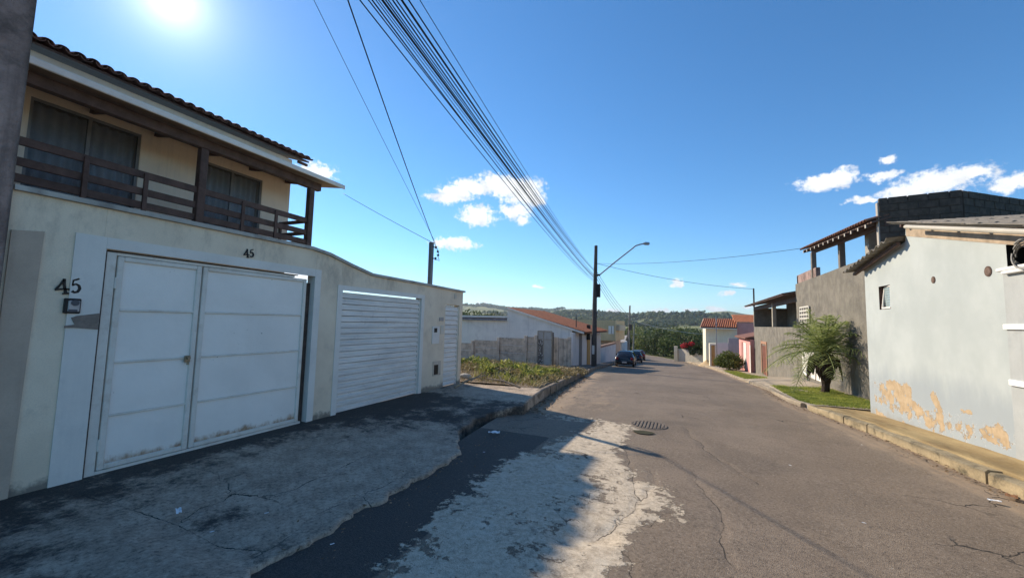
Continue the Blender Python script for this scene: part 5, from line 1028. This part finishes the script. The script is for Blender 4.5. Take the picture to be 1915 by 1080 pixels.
# ------------------------------------------------------------------ cars
def car(loc, rz, paint, label, lw=1.66, ln=3.75, ht=1.46):
    root = thing('parked_car', label, 'car', loc, 'cars parked along the left kerb', rz)      # local: +Y front, rear faces -Y
    hw = lw/2; st = []                                # stations: y, half width low, half width roof, z bottom, z belt, z roof
    Y_ = [-ln/2, -ln/2+.10, -ln/2+.34, -ln/2+.75, -.35, .35, .95, 1.35, ln/2-.18, ln/2]
    zr = [.80, .93, 1.12, 1.40, ht, ht-.03, 1.12, .93, .80, .62]; zb = [.74, .88, .93, .95, .95, .93, .92, .90, .78, .58]; wl = [hw-.12, hw-.03, hw, hw, hw, hw, hw, hw, hw-.06, hw-.18]; wr = [hw-.2, hw-.14, hw-.2, hw-.25, hw-.25, hw-.25, hw-.18, hw-.08, hw-.14, hw-.26]
    body = MB(); rings = []
    for i, y in enumerate(Y_):
        z0 = .30 if 0 < i < 9 else .36
        rings.append([(-wl[i]+.05, y, z0), (-wl[i], y, z0+.15), (-wl[i], y, zb[i]-.06), (-wl[i]+.03, y, zb[i]), (-wr[i], y, max(zr[i]-.05, zb[i]+.003)), (-wr[i]+.12, y, max(zr[i], zb[i]+.006)), (0, y, max(zr[i]+.02, zb[i]+.01)), (wr[i]-.12, y, max(zr[i], zb[i]+.006)), (wr[i], y, max(zr[i]-.05, zb[i]+.003)), (wl[i]-.03, y, zb[i]), (wl[i], y, zb[i]-.06), (wl[i], y, z0+.15), (wl[i]-.05, y, z0)])
    n = 13; body.add([p for r in rings for p in r], [(i*n+k, (i+1)*n+k, (i+1)*n+(k+1) % n, i*n+(k+1) % n) for i in range(len(rings)-1) for k in range(n)]+[tuple(range(n)), tuple(range(len(rings)*n-1, (len(rings)-1)*n-1, -1))])
    obj('body', body, paint, root, True, True)
    m = MB(); y1, y2 = Y_[2], Y_[3]; m.add([(-hw+.20, y1-.015, 1.00), (hw-.20, y1-.015, 1.00), (hw-.27, y2-.05, 1.385), (-hw+.27, y2-.05, 1.385), (-hw+.2, y1+.1, .99), (hw-.2, y1+.1, .99), (hw-.27, y2+.05, 1.36), (-hw+.27, y2+.05, 1.36)], [(0, 1, 2, 3), (7, 6, 5, 4), (0, 4, 5, 1), (1, 5, 6, 2), (2, 6, 7, 3), (3, 7, 4, 0)]); obj('rear_window', m, carglass, root, False, True)
    for s in (-1, 1):
        m = MB(); m.prism([(s*(hw+.004), -.9, .98), (s*(hw+.004), .85, .98), (s*(hw-.20), .42, 1.36), (s*(hw-.20), -.75, 1.37)], (-s*.03, 0, 0)); obj('side_window', m, carglass, root, False, True)
        m = MB(); m.bev(s*(hw-.20)-.1, s*(hw-.20)+.1, -ln/2-.005, -ln/2+.14, .72, .93, .02); obj('tail_light', m, redlens, root, False, True)
        m = MB(); m.bev(s*(hw+.02), s*(hw+.16), .55, .68, .96, 1.08, .02); obj('mirror', m, paint, root, False, True)
        for yy_ in (-1.15, 1.2):
            wlr = bpy.data.objects.new('wheel', None); C.objects.link(wlr); wlr.parent = root; wlr.location = (s*(hw-.09), yy_, .29)
            m = MB(); m.tube([(-.09, 0, 0), (-.08, 0, 0), (.08, 0, 0), (.09, 0, 0)], [.24, .29, .29, .24], 20); obj('tyre', m, rubber, wlr, True, True)
            m = MB(); m.tube([(-.1, 0, 0), (.1, 0, 0)], .17, 14); obj('rim', m, greym, wlr, False, True)
    m = MB(); m.bev(-hw+.06, hw-.06, -ln/2-.07, -ln/2+.1, .36, .62, .04); obj('rear_bumper', m, paint, root, False, True)
    m = MB(); m.bev(-.2, .2, -ln/2-.085, -ln/2-.071, .46, .58, .004); obj('number_plate', m, plate, root, False, True)
    m = MB(); m.bev(-.35, .35, -ln/2+.0, -ln/2+.03, .845, .875, .008); obj('tailgate_trim', m, chrome, root, False, True)
    return root
cx0 = float(onY(1167, 660, 37.6)[0]); car((cx0, 39.0, float(R(39.0))), .05, carblack, 'black hatchback parked by the picket fence')
car((float(onY(1186, 660, 50.5)[0]), 51.5, float(R(51.5))), .09, carblack, 'dark hatchback parked directly ahead of the first black car', 1.66, 3.7, 1.42)
car((float(onY(1194, 660, 60)[0]), 60.5, float(R(60.5))), .12, carwine, 'dark wine-red car parked farthest down the left kerb', 1.66, 3.9, 1.40)

# ------------------------------------------------------------------ motorcycle by the pink wall
mp_ = gpt(1389, 692, .12); mc = thing('motorcycle', 'small motorcycle parked by the pink house behind the shrub', 'motorcycle', tuple(map(float, mp_)), None, rad(200))
for yy_ in (-.62, .62):
    wlr = bpy.data.objects.new('wheel', None); C.objects.link(wlr); wlr.parent = mc; wlr.location = (0, yy_, .3)
    m = MB(); m.tube([(0, .26*math.cos(a), .26*math.sin(a)) for a in np.linspace(0, 2*math.pi, 25)], .045, 8, False); obj('tyre', m, rubber, wlr, True, True)
    m = MB()
    for a in np.arange(0, 2*math.pi, math.pi/5): m.tube([(0, 0, 0), (0, .23*math.cos(a), .23*math.sin(a))], .012, 5)
    m.tube([(-.06, 0, 0), (.06, 0, 0)], .05, 10); obj('rim', m, chrome, wlr, False, True)
m = MB(); m.tube([(0, .62, .3), (0, .48, .62), (0, .36, .98)], .03, 6); m.tube([(-.32, .26, 1.02), (0, .34, 1.0), (.32, .26, 1.02)], .016, 6); obj('fork', m, chrome, mc, False, True)
m = MB(); m.tube([(0, .38, .78), (0, .22, .86), (0, -.02, .82), (0, -.12, .74)], [.05, .13, .13, .06], 10); obj('tank', m, mk('red_tank', (.35, .03, .03), .1, 4, .3, 0), mc, True, True)
m = MB(); m.tube([(0, -.08, .80), (0, -.35, .80), (0, -.68, .86)], [.09, .11, .07], 8); obj('seat', m, rubber, mc, True, True)
m = MB(); m.bev(-.13, .13, -.2, .26, .28, .62, .05); m.tube([(.12, .2, .3), (.15, -.3, .28), (.15, -.75, .38)], .045, 8); m.tube([(0, -.62, .3), (0, -.1, .4), (0, .36, .75)], .03, 6); obj('engine', m, greym, mc, False, True)
m = MB(); m.tube([(0, .40, .92), (0, .52, .92)], .085, 12); obj('headlight', m, chrome, mc, False, True)
m = MB(); m.tube([(0, .62+.3*math.cos(a), .3+.3*math.sin(a)) for a in np.linspace(.5, 2.6, 8)], .05, 6); obj('mudguard', m, whitep, mc, True, True)

# ------------------------------------------------------------------ palm
pb = np.array([4.55, 17.7, float(paveR2(np.array(4.55), np.array(17.7)))]); pm_ = thing('palm_tree', 'dwarf date palm with drooping feathery fronds on the grass strip', 'palm', tuple(map(float, pb)))
m = MB(); prof = [(0, .17), (.12, .13), (.35, .12), (.55, .17), (.75, .24), (.95, .29), (1.15, .30), (1.35, .22), (1.5, .12)]
P = [(pb[0]+.05*math.sin(z*2), pb[1], pb[2]+z-.05) for z, r_ in prof]; m.tube(P, [r_ for z, r_ in prof], 12)
for k in range(90):
    z = random.uniform(.45, 1.35); a = random.uniform(0, 6.28); r_ = np.interp(z, [q[0] for q in prof], [q[1] for q in prof]); c = np.array([pb[0]+.05*math.sin(z*2)+r_*math.cos(a), pb[1]+r_*math.sin(a), pb[2]+z-.05]); m.tube([c-np.array([0, 0, .03]), c+np.array([.07*math.cos(a), .07*math.sin(a), .10])], [.028, .012], 4)
obj('trunk', m, mk('palm_trunk', (.055, .04, .03), .35, 9, .95, .6, 40), pm_)
m = MB()
for k in range(46):
    a = random.uniform(2.0, 4.6) if k < 32 else random.uniform(0, 6.28); c = np.array([pb[0]+.2*math.cos(a), pb[1]+.2*math.sin(a), pb[2]+1.32]); L_ = random.uniform(.5, .95); m.tube([c, c+np.array([.22*math.cos(a), .22*math.sin(a), -.15]), c+np.array([.30*math.cos(a), .30*math.sin(a), -L_])], [.03, .03, .012], 4)
obj('dead_skirt', m, mk('dead_frond', (.045, .03, .025), .3, 9, .95, .3, 40), pm_)
fm = leafmat('palm_leaf', (.15, .20, .06), (.42, .47, .18), 2.5, .5)
def frond(az, el, ln, droop):
    V = []; Fc = []; n = 36; c = np.array([pb[0], pb[1], pb[2]+1.42]); h = np.array([math.cos(az), math.sin(az), 0]); sd = np.array([-math.sin(az), math.cos(az), 0]); pts = []
    for k in range(n+1):
        s_ = k/n; r_ = ln*(math.cos(el)*s_); z = ln*(math.sin(el)*s_-droop*s_**2.3); pts.append(c+h*r_*(1-.12*s_*s_*droop)+np.array([0, 0, z]))
    mb = MB(); mb.tube(pts, [.022*(1-.8*k/n)+.003 for k in range(n+1)], 4)
    for k in range(4, n+1):
        t_ = pts[min(k+1, n)]-pts[k-1]; t_ /= np.linalg.norm(t_); L_ = .40*ln/1.7*math.sin(math.pi*(.12+.86*k/n))**.7+.05; up = np.cross(sd, t_)*-1
        for s in (-1, 1):
            for rep in range(1):
                d = s*sd*random.uniform(.75, 1)+t_*random.uniform(.35, .75)+up*random.uniform(-.15, .35)+np.array([0, 0, -.35*random.random()]); d /= np.linalg.norm(d); wv = t_*.012; p = pts[k]+t_*random.uniform(-.02, .03); tip = p+d*L_*random.uniform(.8, 1.1)+np.array([0, 0, -.16*L_]); md = p+d*L_*.55+np.array([0, 0, .0])
                b = len(mb.v); mb.v += [tuple(p-wv*.6), tuple(p+wv*.6), tuple(md+wv), tuple(md-wv), tuple(tip)]; mb.f += [(b, b+1, b+2, b+3), (b+3, b+2, b+4)]; mb.m += [0, 0]
    obj('frond', mb, fm, pm_)
NF = 42
for k in range(NF):
    u_ = k/NF; el = rad(80)-u_*rad(86)+random.uniform(-.08, .08); frond(k*2.39996+random.uniform(-.2, .2), el, random.uniform(1.75, 2.2)*(.92+.16*u_), random.uniform(.18, .36)+.24*u_)

# ------------------------------------------------------------------ manhole, hole, litter
mh = gpt(1213, 795); mhz = float(R(mh[1])); mo = thing('manhole_cover', 'round cast iron grate cover set in the asphalt', 'manhole cover', (float(mh[0]), float(mh[1]), mhz)); iron = mk('cast_iron', (.16, .128, .10), .3, 20, .8, .4, 60)
m = MB(); m.lathe([(.0, .004), (.28, .004), (.29, .010), (.32, .010), (.335, .0)], (mh[0], mh[1], mhz+.006), 36); obj('ring', m, iron, mo)
for k in range(-4, 5):
    hw_ = math.sqrt(.275**2-(k*.062)**2); m = MB(); m.bev(mh[0]+k*.062-.018, mh[0]+k*.062+.018, mh[1]-hw_, mh[1]+hw_, mhz+.008, mhz+.022, .004); obj('grate_bar', m, iron, mo)
hl = gpt(1203, 809); hz_ = float(R(hl[1])); m = MB(); n = 20
m.sheet([[(hl[0]+r_*(.17+.03*math.sin(3*a))*math.cos(a), hl[1]+r_*.11*math.sin(a), hz_+.014-.004*(1-r_)) for a in np.linspace(0, 2*math.pi, n)] for r_ in (1.0, .6, 0)]); tag(obj('patched_hole', m, mk('mossy_hole', (.045, .045, .022), .4, 30, .95, .6, 60), None, org=(float(hl[0]), float(hl[1]), hz_)), 'small mossy hole in the asphalt next to the grate cover', 'hole')
def scrap(px, py, sz, label, mat, dz=.03, cat='litter', asp=.4, group=None, left=True, name='paper_scrap'):
    p = gpt(px, py); z = p[2]+dz; a = random.uniform(0, 3.1); m = MB(); n = 5
    m.sheet([[(p[0]+sz*((i/n-.5)*math.cos(a)-(j/n-.5)*asp*math.sin(a)), p[1]+sz*((i/n-.5)*math.sin(a)+(j/n-.5)*asp*math.cos(a)), z+.012*sz/.1*random.random()) for j in range(n+1)] for i in range(n+1)])
    tag(obj(name, m, mat, None, org=tuple(map(float, (p[0], p[1], z)))), label, cat, group)
scrap(332, 978, .11, 'white paper scrap lying on the cracked slab crossing', paper, .10, asp=.35)
for px, py in ((497, 979), (395, 1016), (620, 1040), (905, 858)): scrap(px, py, .03, 'tiny white litter fleck on the shaded driveway', paper, .09, group='litter flecks in the shade')
scrap(1860, 941, .10, 'flat white litter piece in the right gutter', paper, .03, asp=.5); scrap(1892, 934, .13, 'dry brown leaf by the yellow kerb', mk('dry_leaf', (.30, .15, .07), .2, 20, .9, .2, 30), .035, cat='leaf', asp=.7, name='dry_leaf')
for px, py in ((1478, 873), (1612, 834), (1616, 982)): scrap(px, py, .03, 'small white litter fleck on the sunlit road', paper, .025, group='litter flecks on the road')
scrap(924, 813, .18, 'crumpled pale plastic bag in the driveway gutter', paper, .04, asp=.5); scrap(590, 765, .2, 'white rag under the wide slat gate', paper, .12, asp=.3)

# ------------------------------------------------------------------ weeds and rubble in the lot
lotd = lambda x, y: (x < XL(y)-.35)*sstep(9.9, 11.0, y-.15*(x+5))*sstep(19, 13, y)*sstep(.47, .56, fbm(x, y, .8, 4, 101)+.02)*np.clip(1-.02*(y-10), .3, 1)
sc1 = scatter(U(-13, -3.2), U(9.9, 24.8), lambda x, y: lotz(x, y)-.02, lotd)
V1, f1 = blades(4200, sc1, .04, .18, .012, 1.5, 3); V2, f2 = blades(2200, sc1, .04, .18, .03, 1.7, 3)
sc2 = scatter(U(-8, -4), U(10.6, 16), lambda x, y: lotz(x, y)-.02, lambda x, y: (x < XL(y)-.5)*sstep(.62, .7, fbm(x, y, 1.3, 3, 141))*1.); V3, f3 = blades(700, sc2, .2, .46, .014, .8, 3); f3 = f3+len(V1)+len(V2)
tag(npobj('weeds', np.concatenate([V1, V2, V3]), np.concatenate([f1, f2+len(V1), f3]), weedg), 'green weeds overgrowing the vacant lot', 'weeds', kind='stuff')
V1, f1 = blades(9000, scatter(U(-12, -3.1), U(9.85, 20), lambda x, y: lotz(x, y)-.02, lambda x, y: (x < XL(y)-.2)*sstep(.35, .6, fbm(x, y, 1.0, 4, 111)+.1)*1.), .08, .38, .010, 1.9, 3)
V2, f2 = clumps([(x, y, lotz(np.array(x), np.array(y))+.08, random.uniform(.15, .4)) for x, y in zip(rng.uniform(-9, -3.7, 70), rng.uniform(10.6, 19, 70))], 7000, .05, .5)
tag(npobj('dry_litter_stems', np.concatenate([V1, V2]), np.concatenate([f1, f2+len(V1)]), dryg), 'dry straw stems and dead leaves among the lot weeds', 'dry stems', kind='stuff')
cs = [(x, y, float(lotz(np.array(x), np.array(y)))+.12, random.uniform(.15, .42)) for x, y in zip(rng.uniform(-9.5, -4.2, 30), rng.uniform(11.0, 15.5, 30))]
V2, f2 = clumps(cs, 4200, .07, .7); tag(npobj('leafy_weeds', V2, f2, weedg), 'low leafy weed clumps on the vacant lot', 'weeds', kind='stuff')
sticks = mk('dead_branch', (.30, .235, .17), .25, 8, .9, .4, 40)
for k, (px, py, ln, rz_, el) in enumerate(((893, 690, 1.3, 2.2, .55), (920, 700, 1.0, .4, .15), (965, 690, 1.4, .2, .25), (940, 715, 1.1, 2.9, .1), (1000, 695, 1.2, 2.6, .2), (880, 712, .9, .9, .3))):
    p = gpt(px, py, .35); d = np.array([math.cos(rz_)*math.cos(el), math.sin(rz_)*math.cos(el), math.sin(el)]); m = MB(); m.tube([p-d*ln/2, p+np.array([0, 0, .05]), p+d*ln/2], [.03, .024, .01], 6); m.tube([p, p+d*.3*ln+np.array([.1, .1, .15])], [.018, .008], 5); tag(obj('dead_branch', m, sticks, None, org=tuple(map(float, p))), 'bleached dead branch lying among the lot weeds', 'branch', 'dead branches in the lot')
def lump(px, py, dz, r_, mat, label, cat, name, sq=(1, 1, .6), grp=None, seed=0):
    p = gpt(px, py, dz); m = MB(); m.sheet([[(p[0]+r_*sq[0]*math.sin(b)*math.cos(a)*(1+.35*(float(fbm(a*2+seed, b*3, 1, 3, 7))-.5)*math.sin(a/2)**2), p[1]+r_*sq[1]*math.sin(b)*math.sin(a)*(1+.3*(float(fbm(a*2, b*3+seed, 1, 3, 9))-.5)*math.sin(a/2)**2), p[2]+r_*sq[2]*math.cos(b)) for b in np.linspace(0.001, math.pi-.001, 9)] for a in np.linspace(0, 2*math.pi, 13)])
    tag(obj(name, m, mat, None, False, org=tuple(map(float, p))), label, cat, grp)
lump(1046, 703, .15, .22, mk('orange_plastic', (.75, .30, .04), .15, 6, .6, .2, 20), 'bright orange plastic scrap in the lot weeds', 'plastic scrap', 'plastic_scrap', (1, .8, .7)); lump(868, 690, .3, .24, mk('pale_enamel', (.52, .46, .42), .1, 6, .6, .1, 20), 'round pale broken basin at the end of the cream wall', 'basin', 'broken_basin', (1, .5, .9)); lump(892, 717, .08, .2, mk('beige_rubble', (.52, .40, .30), .15, 6, .9, .3, 20), 'beige rubble lump at the front of the lot', 'rubble', 'rubble_lump', (1.3, .8, .6), None, 4)
for k, (px, py) in enumerate(((958, 688), (985, 686), (932, 694), (870, 704), (1026, 674), (948, 700))): lump(px, py, .3, random.uniform(.13, .22), mk('grey_rubble', (.42, .40, .36), .2, 6, .95, .5, 25), 'grey concrete rubble chunk among the lot weeds', 'rubble', 'concrete_rubble', (1.2, .8, .6), 'rubble chunks in the lot', k)
p = gpt(897, 702, .2); m = MB(); m.tube([(p[0]+.25*math.cos(a), p[1]+.05*a, p[2]+.22*math.sin(a)) for a in np.linspace(-1.2, 1.6, 12)], [.03]*12, 6); tag(obj('white_hose', m, paper, None, True, org=tuple(map(float, p))), 'curved white plastic pipe offcut in the weeds', 'pipe')

def litter(n, fx, fy, zf, s0, s1, dens=None):
    P = scatter(fx, fy, zf, dens)(n); a = rng.uniform(0, 6.28, n); s_ = rng.uniform(s0, s1, n); e1 = np.stack([np.cos(a)*s_, np.sin(a)*s_, rng.uniform(-.3, .3, n)*s_], 1); e2 = np.stack([-np.sin(a)*s_*.5, np.cos(a)*s_*.5, rng.uniform(-.2, .4, n)*s_], 1)
    return np.stack([P-e1, P-e2, P+e1, P+e2], 1).reshape(-1, 3), np.arange(4*n).reshape(-1, 4)
drl = leafmat('dry_leaf_litter', (.10, .065, .035), (.30, .20, .11), 12, .1)
V, f = litter(1500, U(-4.9, -2.2), U(7.8, 19), lambda x, y: R(y)+.025, .012, .045, lambda x, y: np.exp(-((x-XL(y)-.12)/.22)**2)*(x > XL(y)+.03)); tag(npobj('leaf_litter', V, f, drl), 'dry leaves and grit gathered in the gutter of the vacant lot', 'leaf litter', kind='stuff')
V, f = litter(900, U(2.3, 3.5), U(5, 22), lambda x, y: R(y)+.025, .008, .028, lambda x, y: np.exp(-((x-XR(y)+.08)/.16)**2)*(x < XR(y)-.02)); tag(npobj('leaf_litter', V, f, drl), 'fine dry leaves lying along the yellow kerb gutter', 'leaf litter', kind='stuff')
V, f = litter(420, U(-4.6, -2.2), U(2.2, 8.6), lambda x, y: np.where(x < XL(y)-.1, .05, R(y)+.03), .006, .02, lambda x, y: np.exp(-((x-XL(y)-.05)/.35)**2)); tag(npobj('leaf_litter', V, f, drl), 'specks of dry leaf along the broken slab edge', 'leaf litter', kind='stuff')

# ------------------------------------------------------------------ trees and wooded hills
treeA = leafmat('tree_leaf', (.035, .055, .018), (.13, .16, .05), .12, .35)
treeB = leafmat('tree_leaf_light', (.07, .10, .025), (.20, .22, .07), .12, .35)
def tree(x, y, h, r_, label, mat, n=900, grp='trees beyond the end of the road', leaf_=.22):
    z = float(ground_z(np.array(float(x)), np.array(float(y)))); o = thing('leafy_tree', label, 'tree', (x, y, z), grp)
    cs = [(x+r_*random.uniform(-.65, .65), y+r_*random.uniform(-.65, .65), z+h*random.uniform(.12, .85), r_*random.uniform(.32, .6)) for _ in range(16)]; V, f = clumps(cs, n, leaf_, .8); npobj('crown', V, f, mat, o)
    m = MB(); m.tube([(x, y, z-.4), (x+.1, y, z+h*.35), (x, y, z+h*.7)], [.05*r_+.06, .04*r_+.04, .03], 7)
    for c in cs[:5]: m.tube([(x+.05, y, z+h*.35), c[:3]], [.03*r_+.02, .012], 5)
    obj('trunk', m, wood, o)
ta_ = [(1205, 640, 96, 5, 3), (1222, 642, 92, 5, 3), (1240, 640, 88, 5.5, 3), (1256, 636, 84, 5, 2.6), (1272, 630, 90, 6.5, 3.6), (1290, 632, 96, 6, 3.2), (1190, 630, 112, 7, 4), (1235, 625, 120, 8, 4.5), (1262, 622, 118, 7, 4), (1175, 635, 105, 6, 3.5), (1300, 622, 86, 6, 3)]
for k, (px, py, y_, h_, r_) in enumerate(ta_): x_ = float(onY(px, py, y_)[0]); tree(x_, y_, h_, r_, 'dense dark green tree beyond the bend of the road' if k % 3 else 'lighter green tree beyond the bend of the road', treeA if k % 3 else treeB, 1500)
for px, y_, h_, r_ in ((862, 55, 7, 3), (880, 62, 7.5, 4), (900, 66, 7.5, 4), (925, 66, 7.2, 4), (945, 70, 7.2, 4), (845, 50, 6.5, 3)): x_ = float(onY(px, 590, y_)[0]); tree(x_, y_, h_-.2, r_, 'dark tree crown showing above the white boundary wall', treeA, 1500, 'trees behind the white house')
# woods on the slopes: too many to count, one mass per distance band
def woods(n, r0, r1, azr, hgt, leaf_, nleaf, mat, name, label, thr):
    az = np.radians(rng.uniform(azr[0], azr[1], n*4)); rr = np.sqrt(rng.uniform(r0**2, r1**2, n*4)); x = rr*np.sin(az); y = rr*np.cos(az); k = fbm(x, y, 1/(r0*.45), 4, 131) > thr; x, y = x[k][:n], y[k][:n]; z = ground_z(x, y); n = len(x)
    h = rng.uniform(*hgt, n); d = rng.normal(size=(n, nleaf, 3)); d /= np.linalg.norm(d, axis=2)[..., None]; d[..., 2] = np.abs(d[..., 2])*1.0-.15; sc = rng.uniform(.55, 1.0, (n, nleaf, 1))
    P = np.stack([x, y, z+h*.22], 1)[:, None]+d*sc*np.stack([h*.55, h*.55, h*.62], 1)[:, None]
    a = rng.normal(size=P.shape); a /= np.linalg.norm(a, axis=2)[..., None]; b = np.cross(a, d); b /= np.linalg.norm(b, axis=2)[..., None]+1e-9; s_ = leaf_*rng.uniform(.6, 1.4, (n, nleaf, 1))*h[:, None, None]/np.mean(hgt)
    V = np.stack([P-a*s_, P-b*s_*.7, P+a*s_, P+b*s_*.7], 2).reshape(-1, 3); f = np.arange(len(V)).reshape(-1, 4); tag(npobj(name, V, f, mat), label, 'woods', kind='stuff')
woods(650, 105, 260, (-42, 14), (5, 8), .55, 200, treeA, 'valley_woods', 'dark woods in the valley beyond the houses', .42)
woods(260, 105, 300, (-42, 14), (3.5, 6), .5, 150, treeB, 'valley_thicket', 'lighter green thicket scattered in the valley', .35)
woods(2600, 260, 800, (-45, 16), (7, 12), 1.2, 80, treeA, 'slope_woods', 'woods on the middle slope of the hill', .52)
woods(3000, 800, 2050, (-50, 18), (8, 15), 2.6, 30, treeA, 'ridge_woods', 'far woods and ridge trees on the hills', .58)
hz0 = MB(); hz0.box(-3500, 3500, -60, 5200, -40, 190)
t = bpy.data.materials.new('haze_air'); t.use_nodes = True; tn_ = t.node_tree; tn_.nodes.remove(tn_.nodes['Principled BSDF']); pv = tn_.nodes.new('ShaderNodeVolumePrincipled')
pv.inputs['Color'].default_value = (.72, .85, 1, 1); pv.inputs['Density'].default_value = .00016; pv.inputs['Anisotropy'].default_value = .3; tn_.links.new(pv.outputs[0], tn_.nodes['Material Output'].inputs['Volume'])
haze = obj('haze', hz0, t); tag(haze, kind='stuff')
